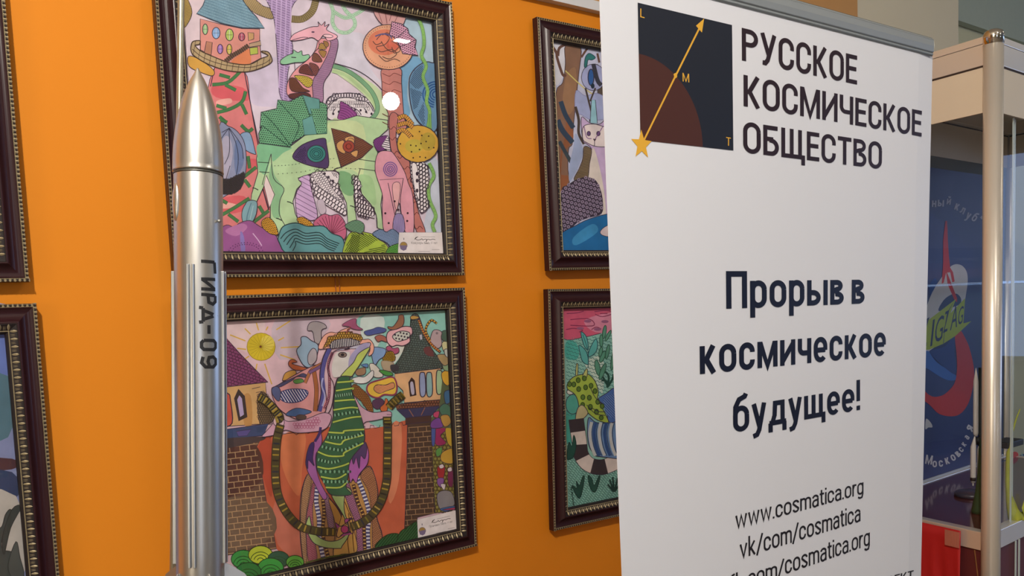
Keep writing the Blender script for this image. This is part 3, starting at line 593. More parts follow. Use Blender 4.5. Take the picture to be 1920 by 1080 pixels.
# ---- lower middle drawing: dragon at the castle
a = frame('2', 'framed drawing of a long-necked dragon between two castle towers, below the giraffe dragon', '#dcbcc8')
a.f('#c9b8c6', '5 480,250 900,250 800,420 520,560', None); a.f('#e0c8cc', '5 90,260 400,260 300,500 100,400', None)
a.f('#8fc9c0', '6 140,220 850,180 870,1080 300,1090 130,900 60,690 160,560 230,420', None); a.f('#cfe0dc', '6 150,240 330,230 300,420 200,520', None); a.f('#dfe4dc', '6 380,380 540,320 440,560 330,600', None)
a.f('#c9674a', '7 300,190 345,110 560,85 760,40 | 8 150,50 340,30 470,10 458,300 440,775 330,795 270,830 0,960 | 7 600,960 430,880 400,700 330,340', None)
a.f('#d98058', '7 480,100 640,80 620,330 600,520 520,420 470,260', None); a.f('#cf7a66', '7 430,560 600,760 630,960 450,860', None); a.f('#dc8a68', '8 340,60 420,40 400,420 330,560', None); a.f('#b9503c', '7 310,190 400,110 410,520 350,400', None)
for t, ww in (('7 345,112 390,100 395,120 410,97 560,80 580,95 600,78 650,70 660,85 690,68 760,60', 1), ('8 148,52 165,35 170,55 200,50 203,28 225,28 230,48 265,42 270,25', 1), ('8 345,35 365,12 370,32 400,28 405,8 425,8 430,28 460,22', 1)): a.l(INK, t, 1, 0)
# suns
for i, (x0, y0, x1, y1) in enumerate(((245, 315, 290, 360), (335, 270, 352, 330), (410, 330, 425, 300), (490, 325, 600, 255), (505, 410, 550, 385), (525, 465, 700, 455), (520, 520, 640, 560), (400, 590, 455, 750), (330, 640, 340, 590), (240, 555, 280, 530), (185, 470, 255, 478), (130, 365, 250, 412))):
    a.l('#d9b04a', f'5 {x0},{y0} {x1},{y1}', 1.8)
a.e('#d2bc2e', 5, 372, 458, 110, 107, '#a48a20', 1); a.e('#e0cf5a', 5, 420, 430, 55, 60)
for i in range(20): a.l('#a8941c', f'5 372,458 {372+100*cos(i*pi/10):.0f},{458+98*sin(i*pi/10):.0f}', .5, 0)
a.e('#6a3418', 5, 367, 457, 9, 9)
# left tower
q = a.f('#854472', '5 60,340 200,505 330,640 425,732 60,775', INK, 1.4, 0); a.bricks(q, '#4c2040', 7, 5.5, 1.1, .35)
a.f('#d2aa74', '5 40,778 405,735 415,870 352,850 362,1060 40,1082', INK, 1.3, 0); a.f('#bf9058', '5 230,850 290,840 300,1060 240,1060', None)
a.f('#3a3434', '5 163,860 195,788 242,842 262,1005 198,1036', INK, 1, 0); a.f('#b8a8d4', '5 185,870 202,836 222,860 238,985 208,1005', None, 1, 0)
a.f('#c85a4c', '5 60,825 118,825 132,870 146,1052 60,1056', INK, 1.6); a.l(INK, '5 300,785 365,770', .8); a.l(INK, '5 330,815 395,802', .8)
q = a.f('#7c6a54', '5 345,845 415,830 480,1000 470,1020 430,1060 362,1060'); a.rings(q, '#3c3022', 4, 2.6, .7)
a.f('#3d4e78', '7 60,60 385,15 350,100 60,128', INK, 1, 0); a.f('#5a5290', '7 160,70 265,55 235,100 175,105', INK, .8, 0); a.f('#33466c', '7 300,40 370,30 345,75 305,80', None, 1, 0)
q = a.f('#6a5044', '7 60,128 340,108 300,180 340,380 370,560 410,720 440,890 60,940', INK, .8, 0); a.f('#5a3a34', '7 60,190 300,170 330,420 60,520', None); a.f('#76604e', '7 60,560 370,560 420,800 60,900', None); a.bricks(q, '#b3916c', 19, 11, 1.3, -.12)
q = a.f('#4a3f42', '7 60,124 342,108 318,140 60,190', None, 1)
# right tower
q = a.f('#586a66', '6 545,218 600,215 640,350 700,470 795,612 700,645 600,655 400,655 470,520 530,340', INK, 1.2); a.bricks(q, '#28302e', 4.6, 4.2, .9, .1); a.strip(q, '#28302e', 1.4, True)
a.f('#b8bcc8', '6 605,365 628,360 632,400 612,405', INK, .8, 0); a.f('#6a3c40', '6 640,470 690,460 720,530 660,520', None)
a.f('#e0b486', '6 413,668 772,625 782,868 490,895 478,800 420,745', INK, 1.2, 0)
a.f('#3a2c28', '6 522,735 546,697 568,720 582,835 535,845', INK, .8, 0); a.f('#b8b4cc', '6 535,745 548,728 560,745 568,820 545,825', None)
for c, x in (('#9aa8d0', 632), ('#8fb8ba', 685)): a.f(c, f'6 {x-24},680 {x},657 {x+18},680 {x+22},825 {x-18},835', INK, 1.5)
a.f('#a4c49c', '6 740,660 765,640 785,670 780,810 742,815', INK, 1.5)
q = a.f('#8a5a44', '6 418,910 780,868 800,890 760,918 430,945', INK, 1, 0); a.rings(q, '#3a201c', 5, 2.5, .8)
a.f('#3b3c60', '6 430,948 770,918 700,995 500,1012', INK, 1, 0); a.l('#9a6a50', '6 525,945 560,1000', 1.2); a.l('#9a6a50', '6 650,930 620,990', 1.2)
a.f('#4a3430', '6 498,1012 700,992 700,1040 498,1060', INK, 1, 0)
q = a.f('#4e3c32', '8 460,20 625,4 640,300 652,640 530,670 525,705 440,760 450,500 456,300', INK, 1, 0); a.bricks(q, '#9a7c5c', 17, 9.6, 1.1, -.08)
# right strip of scribbled things
q = a.f('#8f8a48', '8 625,5 650,-20 800,-20 805,560 770,625 655,640 640,400', INK, 1, 0); a.rings(q, '#4a3c20', 7, 3.4, 1)
for c, t in (('#9a2c62', '8 665,20 720,15 730,60 690,100 730,150 680,170 650,140'), ('#c9a83c', '8 725,50 775,60 775,170 740,150'), ('#5f9a50', '8 660,200 700,180 695,230 665,245'), ('#c8a040', '8 700,220 780,190 780,290 700,280'), ('#a83038', '8 670,320 720,310 710,400 675,390'), ('#8a5aa0', '8 670,400 715,400 700,460 670,440'), ('#7a3058', '8 745,350 775,330 775,450 745,440'),
             ('#d8cdd4', '8 680,310 705,298 715,320 690,330'), ('#d8cdd4', '8 740,330 765,318 770,345 745,350'), ('#d8cdd4', '8 690,440 725,440 715,480'), ('#4a5ea0', '8 628,40 655,30 650,160 630,160'), ('#8c8a90', '8 665,520 700,485 760,490 785,540 780,590 690,615'), ('#3d6aa4', '8 690,610 790,590 770,615 720,630'), ('#b8406a', '8 700,618 800,600 790,615')):
    a.f(c, t, INK, .8)
q = a.f('#5c6a4a', '6 790,660 870,640 870,1090 690,1090 700,1010 760,930', None, 1, 0)
for c, t in (('#dcae3e', '6 780,660 840,640 855,690 830,760 790,730'), ('#4c7a66', '6 760,940 800,900 850,930 860,1010 790,1000'), ('#7a4a9a', '6 700,1040 760,1010 790,1080 700,1090'), ('#c04870', '6 720,970 760,960 750,1010 715,1000'), ('#3f6f9a', '6 800,810 860,800 850,880 810,900'), ('#b8924a', '6 770,1000 830,990 850,1050 800,1080'), ('#8fb088', '6 790,590 860,560 860,640 800,640'),
             ('#b09a70', '6 745,520 850,530 830,590 790,600'), ('#d2d0a0', '6 780,430 830,410 840,480 800,500'), ('#c0c6c0', '6 800,480 850,480 850,540 810,530'), ('#4c6a5c', '6 770,360 800,330 850,350 840,410 790,410')):
    q = a.f(c, t, INK, 1)
# small animals on the right of the head
a.f('#b9a4aa', '6 690,400 710,335 745,325 780,345 775,380 780,440 750,470 700,440', INK, 1); a.e('#8a7880', 6, 742, 352, 10, 10)
q = a.l(INK, '6 560,225 600,240 640,350 700,440 770,500', 5); q = a.l('#c09040', '6 600,250 640,350 700,440 765,495', 3.6); a.bands(q, '#8a2c28', 16, 1.6, 1.8)
q = a.l(INK, '6 740,275 700,250 665,290 655,340 690,410', 4.4); q = a.l('#c8983c', '6 740,275 700,250 665,290 655,340 690,410', 3.2); a.bands(q, '#2c2a20', 10, 1.5, 1.6)
a.f('#c09a50', '6 535,225 560,215 600,225 590,240 545,245', INK, 1)
a.f('#9a6a52', '6 360,300 400,300 440,245 445,215 480,212 485,270 460,310 420,325 370,320', INK, 1)
a.f('#4a5a9a', '6 175,340 240,320 285,305 345,320 330,345 260,360 200,370', INK, .8); a.f('#b06a5c', '6 260,380 300,365 345,385 350,420 310,410 285,420 265,400', INK, 1)
q = a.f('#e8b4bc', '6 350,370 370,335 430,320 480,300 540,305 550,350 530,380 530,420 480,450 430,445 390,455 355,420', INK, 1.3); q = a.f('#c8ccc4', '6 395,380 430,345 480,335 530,350 520,390 470,410 430,415', INK, 1.2); a.dots(q, INK, 6, 1.5)
a.f('#b05478', '6 345,465 370,450 400,470 440,465 445,500 410,515 385,490 360,490', INK, 1); q = a.f('#c09c3a', '6 320,530 350,500 400,500 415,560 360,575 325,565', INK, .8); a.rings(q, '#6a5010', 3, 2, .7)
a.f('#7fa0cc', '6 235,465 340,475 330,530 290,560 260,600 240,560', INK, 1); a.f('#b0a088', '6 310,570 400,580 400,640 330,640', '#8a7a66', .8); a.f('#3c3c44', '6 380,600 440,600 440,640 390,650', None)
a.f('#e0dcd4', '6 215,600 250,590 300,640 320,690 250,690', INK, 1); a.f('#4c9a48', '6 290,645 330,640 390,660 395,680 340,680', INK, 1); a.f('#5a86b8', '6 150,600 200,590 200,620', INK, .8)
a.f('#a08064', '6 110,640 180,620 180,670 120,680', INK, .8); a.f('#e4e4e4', '6 75,710 130,690 180,690 240,640 245,690 190,740 110,740', INK, 1)
q = a.f('#e6c04c', '6 195,790 215,745 300,715 400,695 430,770 410,830 330,830 280,855 220,835', '#8a3a5a', 2.4); q = a.f('#e0a070', '6 250,790 270,755 340,755 400,735 410,775 350,800 290,820', INK, 1); a.hatch(q, '#b06a4a', 2.6, .7, -.3)
q = a.f('#a0703c', '6 75,770 110,752 170,800 220,860 245,960 215,970 150,880 90,830', INK, .9); a.rings(q, '#6a3c1c', 3.4, 1.8, .7)
a.f('#5a3c5c', '6 240,880 300,860 330,890 290,940 250,930', INK, 1); a.f('#d0703c', '6 300,930 330,900 340,860 360,880 350,960 310,960', INK, 1)
# small animals on the left
a.f('#a49ca0', '5 730,330 745,275 800,260 860,280 878,310 840,330 835,420 790,430 770,340', INK, 1); a.f('#94b0c8', '5 645,490 680,440 680,385 720,380 760,410 810,440 810,500 780,590 740,620 690,590', INK, 1.2); a.f('#b0a8b0', '5 735,520 770,470 800,490 800,560 760,600 735,580', INK, 1)
a.f('#b8603c', '5 582,580 610,555 650,575 610,590 740,630 640,640 590,610', INK, 1); a.f('#cc9a4c', '5 535,715 560,660 630,640 640,680 590,710 545,720', INK, 1)
q = a.f('#d89a9c', '5 450,790 500,755 700,640 830,600 860,740 870,960 700,1030 560,980 480,900', INK, 1.2)
a.f('#4a4c74', '5 500,755 640,690 700,665 740,700 650,690 610,720 520,770', INK, 1); a.f('#5c9a50', '5 620,720 680,705 700,730 640,745', INK, .8); q = a.f('#e6e2ea', '5 500,830 580,790 700,790 735,820 680,880 560,890', '#3a3a6a', 1.4); a.hatch(q, '#36407a', 4.4, 2.4, 1.0)
a.f('#55608c', '5 450,790 490,765 520,800 510,880 470,850', INK, 1); a.f('#47689a', '5 560,985 640,935 750,955 745,975 640,1000', INK, 1); a.e('#5a4a44', 5, 680, 1005, 42, 20, INK, .8)  # first blue patch is a reflection in the glass, painted as a shape
for t, c, ww in (('5 780,650 800,790 790,960', '#a4643c', 7), ('5 840,590 760,640 710,740', '#b07048', 5), ('5 870,560 830,610 740,660', '#7a5a8a', 5)): a.l(INK, t, ww+1.6); a.l(c, t, ww)
# neck, mane, crest, head
a.l(INK, '5 900,470 860,560 840,680 850,820 820,960', 9); a.l('#53549a', '5 905,470 865,560 845,680 855,820 825,960', 7.2); a.l('#a8acd8', '5 850,700 840,760 865,840 845,920', 2.4)
q = a.l('#7a2c4c', '5 925,500 890,600 900,700 895,850 860,940', 4.6); a.bands(q, '#e0c8d0', 34, .9, .8)
q = a.f('#efb09c', '5 815,470 850,380 905,345 960,350 1000,325 1080,300 | 6 40,330 100,370 160,400 215,400 250,450 240,510 205,525 200,450 | 5 900,470', INK, 1)
q = a.f('#c39a48', '5 850,470 880,420 890,380 950,370 980,345 1080,340 | 6 60,350 130,360 160,400 100,420 | 5 960,400 905,440', INK, 1.1); a.rings(q, '#6a4a18', 4.6, 2.7, 1)
q = a.f('#e8e4e4', '5 905,470 925,415 1000,395 1080,392 | 6 60,392 135,415 130,440 60,455 | 5 1000,460', INK, 1); a.hatch(q, '#23233a', 3.3, 1.7, 1.5)
q = a.f('#bcbacd', '5 905,560 930,500 985,475 1060,470 | 6 20,480 80,455 135,440 215,425 218,455 160,540 100,620 60,695 -15,700 | 5 955,720 930,850 925,1085 | 7 790,100 760,200 700,210 740,90 800,30 | 5 860,1020 915,930 935,760 890,660', INK, 1.2)
a.f('#dcdad8', '5 960,500 1050,500 | 6 60,500 60,600 0,680 | 5 980,690 930,690 920,600', None); a.f('#a9a4cc', '6 60,540 150,440 215,440 130,560 60,640', None)
a.f('#c3d470', '6 217,462 175,540 110,640 65,695 -10,695 30,640 90,580 130,510', INK, 1.1)
a.e('#8a7a70', 6, 5, 520, 32, 20, INK, 1.2); a.e('#2a2028', 6, 5, 520, 14, 12)
a.f('#a4587c', '6 0,290 60,250 110,240 115,290 165,325 90,320 50,300', INK, .8); a.l('#9a4a44', '6 30,355 70,300', 1.4)
# arms
q = a.f('#d2a4bc', '7 338,108 365,70 400,30 430,-10 480,-20 520,0 640,-15 760,-60 820,-40 800,30 760,60 700,72 580,80 500,60 440,90', INK, 1); a.rings(a.pts('7 540,10 640,0 730,-30 740,30 650,55 560,50'), '#b05a80', 5.4, 2.6, .8)
a.f('#e2c0cc', '7 415,10 430,-30 480,-25 490,20 450,40', INK, 1)
q = a.f('#d0a8bc', '6 95,840 150,920 240,968 370,958 385,1000 350,1010 260,1030 190,1040 150,1045', INK, 1); a.l(INK, '6 350,985 385,985', .8)
# skirt
q = a.f('#b58a58', '7 655,368 700,420 760,480 860,600 905,680 930,760 970,900 940,925 760,960 640,985 612,900 600,700 610,500', INK, 1.1)
for t, c, hc in (('7 655,370 680,420 660,560 640,700 650,960 625,970 605,760 615,500', '#b58f6c', '#5a3c28'), ('7 690,430 715,460 690,600 700,800 720,960 660,970 645,700 670,540', '#b06a7a', '#6a2c40'), ('7 765,500 800,520 830,640 840,760 810,780 780,620', '#a98a9c', '#5a3058')):
    q = a.f(c, t, INK, .9); a.hatch(q, hc, 3, .8, -.5, .5)
for t in ('7 722,455 715,560 735,680 735,800 765,960', ): a.l(INK, t, 9); q = a.l('#dcdce6', t, 7.6); a.bands(q, '#4a4c80', 20, 2.9, 3.8)
for t in ('7 760,540 770,640 760,780 800,950', ): q = a.l('#4a3030', t, 7); a.bands(q, '#d8b060', 18, 1.6, 2.4)
a.f('#c9984c', '7 800,540 870,620 905,720 910,770 860,780 840,680', INK, .9)
q = a.f('#b98c50', '8 100,400 185,310 225,370 252,500 240,650 282,800 240,885 0,925 -60,940 -40,760 20,640 20,450', INK, 1.1)
for t, c, hc in (('8 185,315 225,370 250,500 235,640 280,800 250,870 215,880 210,700 190,500 130,380', '#b4805c', '#5a3428'), ('8 35,420 60,460 120,640 150,740 150,900 105,905 100,740 60,620 20,520', '#a87490', '#5c2c58')):
    q = a.f(c, t, INK, .9); a.hatch(q, hc, 3, .8, .5, .5)
for t in ('8 110,400 150,500 190,640 180,760 185,890', ): a.l(INK, t, 9); q = a.l('#dcdce6', t, 7.6); a.bands(q, '#4a4c80', 20, 2.9, 3.8)
for t in ('8 80,440 110,560 150,660 155,780 160,890', ): q = a.l('#4a3030', t, 7); a.bands(q, '#d8b060', 18, 1.6, 2.4)
a.f('#d0a458', '8 -10,480 20,520 60,640 85,760 105,905 0,925 -60,930 -30,760 10,600', INK, .9)
for t in ('8 45,640 60,760 40,820 50,920', '8 80,700 75,800 85,910', '8 20,560 60,660'): a.l('#5a3420', t, 1.2)
# purple sides and striped belly
a.f('#a565a8', '7 740,70 755,130 740,190 712,230 715,330 745,430 790,520 760,540 700,430 660,360 642,290 655,200 700,140', INK, 1); a.f('#3f2f6c', '7 665,170 700,150 690,260 700,310 660,270 655,330 640,280', INK, 1)
a.l('#3f2f6c', '7 745,40 735,90 705,140', 5)
a.f('#b064b0', '8 150,145 175,170 187,230 175,300 120,370 100,430 75,400 60,430 48,350 60,240', INK, 1); a.f('#54406e', '8 150,150 175,175 160,260 130,240 120,330 100,250 80,300 75,220', INK, 1)
a.f('#aac47e', '7 820,500 960,500 | 8 30,460 15,560 20,640 50,730 45,800 0,870 | 7 880,885 780,880 700,850 660,790 640,730 665,660 680,720 700,780 780,830 860,830 920,790 940,740 900,650', INK, 1.2)
q = a.f('#37674a', '5 968,700 1080,690 | 6 62,695 68,740 85,830 125,930 160,1040 | 8 155,60 150,150 60,270 40,400 30,462 | 7 960,510 820,512 770,430 720,330 722,215 790,100 | 5 928,1000 935,860', INK, 1.3)
for t in ('5 960,735 1080,725 | 6 65,720', '5 950,800 1080,780 | 6 80,790', '5 940,880 1060,870 | 6 100,870', '5 930,950 1060,930 | 6 125,935', '5 925,1045 1060,1010 | 6 150,1000', '7 800,75 900,80 | 8 20,65 155,55', '7 775,140 880,160 | 8 20,130 150,95', '7 725,210 800,240 900,240 | 8 20,215 150,150', '7 722,315 800,330 | 8 0,310 50,290', '7 745,385 850,400 | 8 30,365', '7 780,460 880,460 | 8 35,420'):
    a.l('#1f3a2c', t, 4.4); a.l('#b4cc5c', t, 3)
for t, n in (('5 945,840 1060,825 | 6 85,825', 16), ('5 935,990 1060,970 | 6 140,960', 14), ('7 790,110 960,110 | 8 150,75', 22), ('7 750,175 900,200 | 8 120,150', 20), ('7 725,265 820,285 | 8 -10,270', 14), ('7 740,350 960,350', 14), ('7 760,420 950,420', 14)):
    q = a.l('#4f8f70', t, 1.2); a.bands(q, ['#8fc0a0', '#17301f'], n, 1.6, 2.6)
# long patterned snake and bow
for t in ('5 355,850 420,890 480,960 515,1010 | 7 430,-10', '7 465,20 440,120 430,260 430,400 450,520 510,640 600,730 720,765 850,770', '6 475,830 400,890 365,930', '6 350,1000 352,1060 | 8 318,0 318,150 315,300 310,420 270,560 200,660 120,715 60,735'):
    a.l('#241e1a', t, 16); q = a.l('#4e482e', t, 14); a.bands(q, ['#a48c34', '#2a2622', '#77702f', '#2c3040', '#b8a050'], 26, 2.3, 6); 
a.f('#a24c8c', '7 845,705 880,730 905,720 960,680 970,680 | 8 20,680 30,720 65,668 78,780 40,760 20,780 | 7 960,770 905,780 870,810 855,790 860,760', INK, 1.2); a.e('#b8447c', 7, 912, 752, 26, 26, INK, 1)
# greens
for c, x, y, r, z in (('#3f9a48', 205, 960, 85, 7), ('#b8c83c', 325, 930, 85, 7), ('#2f5a48', 450, 960, 75, 7), ('#5fae44', 565, 980, 62, 7), ('#3a9a44', 395, 1020, 90, 7), ('#2c7a3c', 240, 1050, 90, 7)):
    a.e(c, z, x, y, r, r*.75, '#1c3a20', 1.2); ox, oy, k = ZR[z]
    for rr in (.75, .5, .25): a.arcs('#1f4a24', ox+x/k, oy+(y+r*.5)/k, r*rr*1.1/k, r*rr*1.1/k, 9, pi+.2, 2*pi-.2, 1.1, .9)
for t in ('8 235,880 260,830 330,785 400,790 390,860', '8 390,860 400,780 450,740 530,700 535,820'): q = a.f('#2f6a3c', t, '#122818', 1.2); a.hatch(q, '#143820', 4, 1.6, -.9)
a.l('#6d7a3c', '3 0,0', 1) if False else None
a.l('#51602c', '7 640,985 800,945 960,925 | 8 100,915 250,880', 3)
card(a, '8 530,686 803,620 815,762 536,820', 'Пронченко Павла, 11 лет'); end(a)
# ---- upper right drawing: pale cat under trees
a = frame('3', 'framed drawing of a pale cat under brown trees, partly behind the banner, upper one', '#c9cde8')
a.f('#dfe0ee', '9 230,320 320,320 320,520 260,640 235,560', None)
q = a.f('#8d6a56', '9 322,340 435,350 420,560 395,800 380,960 372,1080 | 10 345,80 340,230 350,330 290,400 270,300 270,120 | 9 255,1080 250,700 300,620 320,480', INK, 1)
a.f('#a07a5c', '9 330,560 400,520 385,800 330,860 300,760', None); a.f('#9a5f3c', '9 330,880 375,960 372,1080 300,1080 | 10 280,250 340,280 335,340 280,380', None)
a.l('#6a4a40', '9 200,320 250,390 260,440 300,560 325,560', 5); a.l('#6a4a40', '9 265,420 275,360 330,330', 5); a.l('#6a4a40', '9 440,430 480,370 500,350', 4); a.l('#6a4a40', '9 560,400 575,470', 4)
q = a.l('#34455c', '9 285,760 320,860 380,960', 9); q = a.l('#34455c', '9 262,900 300,980 375,1070', 10); q = a.l('#3c4852', '10 275,20 330,120 400,240', 7)
q = a.f('#5c5046', '9 555,480 600,620 600,760 540,900 500,900 560,760', INK, 1)
a.e('#a9b0dc', 9, 530, 580, 90, 100, INK, .9); a.e('#2f62a8', 9, 512, 580, 22, 62, INK, 1.4); a.e('#203040', 9, 525, 645, 14, 20); a.l('#3a3a48', '9 530,480 560,600 590,640', 8)
q = a.f('#2f7a7a', '9 462,500 470,430 500,400 545,430 520,450 490,450 480,500', '#1c3c50', 1); a.l('#d9cc7a', '9 320,530 460,660 600,760 700,860', 1.6)
a.e('#234e68', 9, 437, 770, 44, 30, '#122', 1.2, -.2); a.f('#aab4e0', '9 400,680 470,720 560,700 640,760 640,880 520,900 440,860 395,840', '#8a8ac0', .8)
a.f('#a7b6dc', '9 395,1000 440,1080 | 10 450,120 400,250 350,320 350,200 380,60', None)
a.l('#4a3c34', '9 395,800 420,900 420,1000 460,1080', 5); a.l('#4a3c34', '9 470,660 500,780 530,900', 3.4); a.l('#4a3c34', '9 545,660 505,760', 2.4)
a.f('#9ccfe0', '9 515,750 545,750 560,925 505,925', INK, .9, 0)
a.f('#cdb4de', '9 440,880 500,920 580,930 640,880 680,1000 660,1085 | 10 680,60 690,560 620,560 560,300 520,90 480,40 | 9 450,1050', INK, 1)
a.f('#ece0e2', '9 455,950 530,930 610,950 700,960 680,1085 | 10 560,60 480,30 | 9 450,1040', INK, 1); a.f('#e6dcd6', '10 515,95 545,100 600,330 625,560 590,562 480,320', None)
a.e('#6a4c7c', 9, 495, 1002, 13, 17, INK, 1); a.e('#6a4c7c', 9, 567, 1002, 13, 17, INK, 1); a.f('#4a3040', '9 528,1042 550,1042 539,1062', INK, .8, 0); a.l(INK, '10 538,20 538,50 528,55', 1)
a.l('#8a5a9a', '9 460,950 480,1030 515,1040', 1.2); a.l('#8a5a9a', '9 545,1040 600,950', 1.2)
q = a.f('#5c4c3e', '10 460,60 515,85 500,190 480,310 385,310 420,230 450,150', INK, 1); a.hatch(q, '#a08a60', 2.6, .7, .2)
q = a.f('#3a2c40', '10 290,400 340,350 400,310 470,292 540,310 580,380 598,470 590,560 500,590 420,620 350,680 290,720', INK, 1); a.rings(q, '#9a8aa4', 7.5, 2.2, 1.6, .3)
q = a.f('#1f6fae', '10 285,720 400,650 480,610 590,575 680,560 800,560 800,850 300,850', INK, 1); a.f('#3f94cc', '10 380,740 520,640 560,700 400,800', None)
a.f('#d8c8cc', '10 580,700 610,665 660,650 660,730 600,725', INK, .9)
for t in ('9 600,200 760,200 760,1080 640,1080', '10 650,0 800,0 800,560 690,560'): a.f('#bfc6e4', t, None)
end(a)
# ---- lower right drawing: green spotted creature with striped tail
a = frame('4', 'framed drawing of a green spotted creature with striped tail, partly behind the banner, lower one', '#8fc4b8')
q = a.f('#cf5a78', '11 240,215 800,200 800,390 600,400 420,440 240,450', INK, 1); a.f('#d88aa4', '11 420,300 700,240 720,390 500,400', None)
for t in ('11 270,250 350,245 410,230', '11 300,300 420,290 480,310 480,350 300,345', '11 265,380 330,370 400,385 370,400', '11 495,235 600,225 640,250 560,275 500,255', '11 470,380 510,360 550,375', '11 560,310 600,320', '11 540,250 600,250'): a.l('#8a2c54', t, 1.3)
for x, y in ((440, 312), (580, 315), (380, 370), (520, 378)): a.e('#9a5a80', 11, x, y, 30, 12)
a.f('#4fb0a4', '11 265,480 340,480 370,560 350,620 265,610', None); a.f('#4aa496', '12 270,20 340,60 340,260 270,300', None); a.f('#c9dcd0', '11 420,650 560,600 560,900 480,760', None)
q = a.pts('11 265,450 700,420 700,1080 265,1080'); a.hatch(q, '#3d7c78', 6.4, .9, .3, 1.2)
q = a.pts('12 270,300 350,440 480,545 800,520 800,820 285,820'); a.hatch(q, '#2c6a60', 4.2, .9, .2, 1.6)
for t in ('11 385,400 430,440 445,540 410,510', '11 370,505 430,560 445,660 400,640 380,580', '11 505,455 520,510 500,570 445,600 460,530'): a.f('#5fb4b0', t, '#24505a', 1.2)
a.l('#24505a', '11 400,420 443,560 443,690', 1); 
for x, y, rx, ry, ro in ((575, 400, 14, 55, .15), (605, 430, 12, 50, .5), (550, 470, 14, 50, 0), (560, 600, 18, 50, .4), (520, 690, 20, 65, -.2), (560, 720, 18, 70, .35), (545, 560, 14, 40, .2), (640, 640, 12, 70, .1), (600, 560, 14, 60, .2)):
    a.e('#5c9a80', 11, x, y, rx, ry, '#24503c', 1.1, ro)
for t in ('11 600,850 590,800 550,790', '11 600,850 610,760 580,720', '11 605,840 640,780 650,740', '11 600,830 560,760'): a.l('#1f4a3c', t, 4)
a.e('#56ac9c', 11, 318, 985, 56, 80, INK, 1); a.e('#d6dad0', 11, 298, 885, 28, 22, INK, 1)
a.f('#4a6cae', '11 520,950 600,890 660,850 800,840 800,1080 | 12 800,120 620,140 590,20', INK, 1.1); q = a.f('#3d5fa0', '11 565,940 640,900 700,880 700,1080 600,1080', None); a.hatch(q, '#8aa4d8', 3.4, .7, .8)
q = a.f('#a4bc48', '11 280,810 330,760 400,742 450,745 500,800 525,880 520,940 550,1000 590,1080 | 12 605,140 520,120 440,60 400,0 | 11 380,1080 360,960 330,900 275,860', INK, 1.2)
a.f('#c2c878', '11 342,745 348,660 360,665 358,745', INK, 1); a.f('#c2c878', '11 398,760 425,700 438,710 430,765', INK, 1)
for x, y in ((292, 822), (362, 790), (412, 775), (327, 824), (366, 862), (422, 848), (466, 835), (498, 878), (400, 928), (452, 932), (398, 990), (460, 1010), (520, 965), (510, 1045), (400, 1052), (556, 1000)): a.e('#5c7a28', 11, x, y, 16, 20, '#2f4414', 1.2)
for x, y in ((395, 20), (460, 10), (510, 55), (548, 100), (365, 75)): a.e('#5c7a28', 12, x, y, 16, 18, '#2f4414', 1.2)
a.l(INK, '11 460,850 500,930 560,980', 1); a.l(INK, '11 430,990 500,1060 580,1075', 1); a.l(INK, '12 470,20 530,50 580,50', 1)
a.f('#c2b88c', '12 360,20 400,0 440,60 400,110 350,150 340,100', INK, 1)
tail = a.pts('12 345,110 355,190 370,290 385,400 450,480 560,500 680,455 800,420', 1, False)
a.strip(tail, INK, 29); a.strip(tail, '#d8ccc6', 27)
L = len(tail)
for i0, i1 in ((1, 6), (10, 14), (18, 22), (26, 31)):
    a.strip(tail[i0-1:i1], '#3c3034', 27) if i0 else None
q = a.f('#6a8cba', '12 445,100 490,130 540,145 640,140 800,120 800,410 540,415 490,390 450,330 435,220', INK, 1.2)
for i, x in enumerate((470, 505, 545, 590, 635)): a.l('#2f4f88' if i % 2 else '#c4c8c8', f'12 {x},{135+i*2} {x-15},{220} {x},{330} {x+30},{408}', 5.5); qq = a.l('#24304c', f'12 {x+18},{135+i*2} {x+3},{220} {x+18},{330} {x+48},{408}', 1)
for t in ('12 270,430 285,300 310,330 325,240 345,320 320,420', '12 440,570 470,590 490,650 530,570 535,600 500,700 460,670', '12 310,650 350,670 345,610 370,650 400,570 410,600 372,755'): a.f('#1f4c40', t, '#12302a', 1)
for t in ('12 650,700 600,640', '12 650,700 615,600', '12 652,700 640,580', '12 655,700 680,590', '12 655,700 700,630'): a.l('#1a3a34', t, 3.4)
for i in range(4): a.l('#1f3c34', f'12 {300+i*5},{660+i*40} {312+i*5},{670+i*40} {302+i*5},{680+i*40} {314+i*5},{692+i*40}', 1)
end(a)
# ---- left column
a = frame('5', 'framed drawing at the upper left edge of the photo, only its moulding showing', '#b9b4cc'); end(a)
a = frame('6', 'framed drawing with blue sky and dark figure, cut by the lower left edge', '#7c86b0')
a.f('#5f73b4', '16 -200,140 20,170 25,330 -200,330', None); a.f('#a89aae', '16 -200,60 20,60 18,130 -200,150', None); a.f('#c0c8e0', '16 -200,310 30,330 30,350 -200,340', None)
a.f('#4d6f80', '16 -200,350 30,330 30,560 -200,560', None); a.f('#4a3038', '16 -200,640 45,640 45,680 -200,690', None); a.f('#2c3c60', '16 -200,690 45,690 45,800 -200,800', None); a.f('#b0aca8', '16 -200,800 60,780 80,1100 -200,1100', None)
a.f('#3c4444', '16 -200,1100 -60,860 0,900 20,850 40,830 45,870 10,930 10,980 60,1000 70,1100', '#202428', 1.2); a.f('#343c3c', '16 10,930 45,830 80,820 40,900 15,1000', '#202428', 1); a.f('#454d4d', '16 30,1040 60,950 75,1010 90,1080 50,1090', '#202428', 1)
end(a)
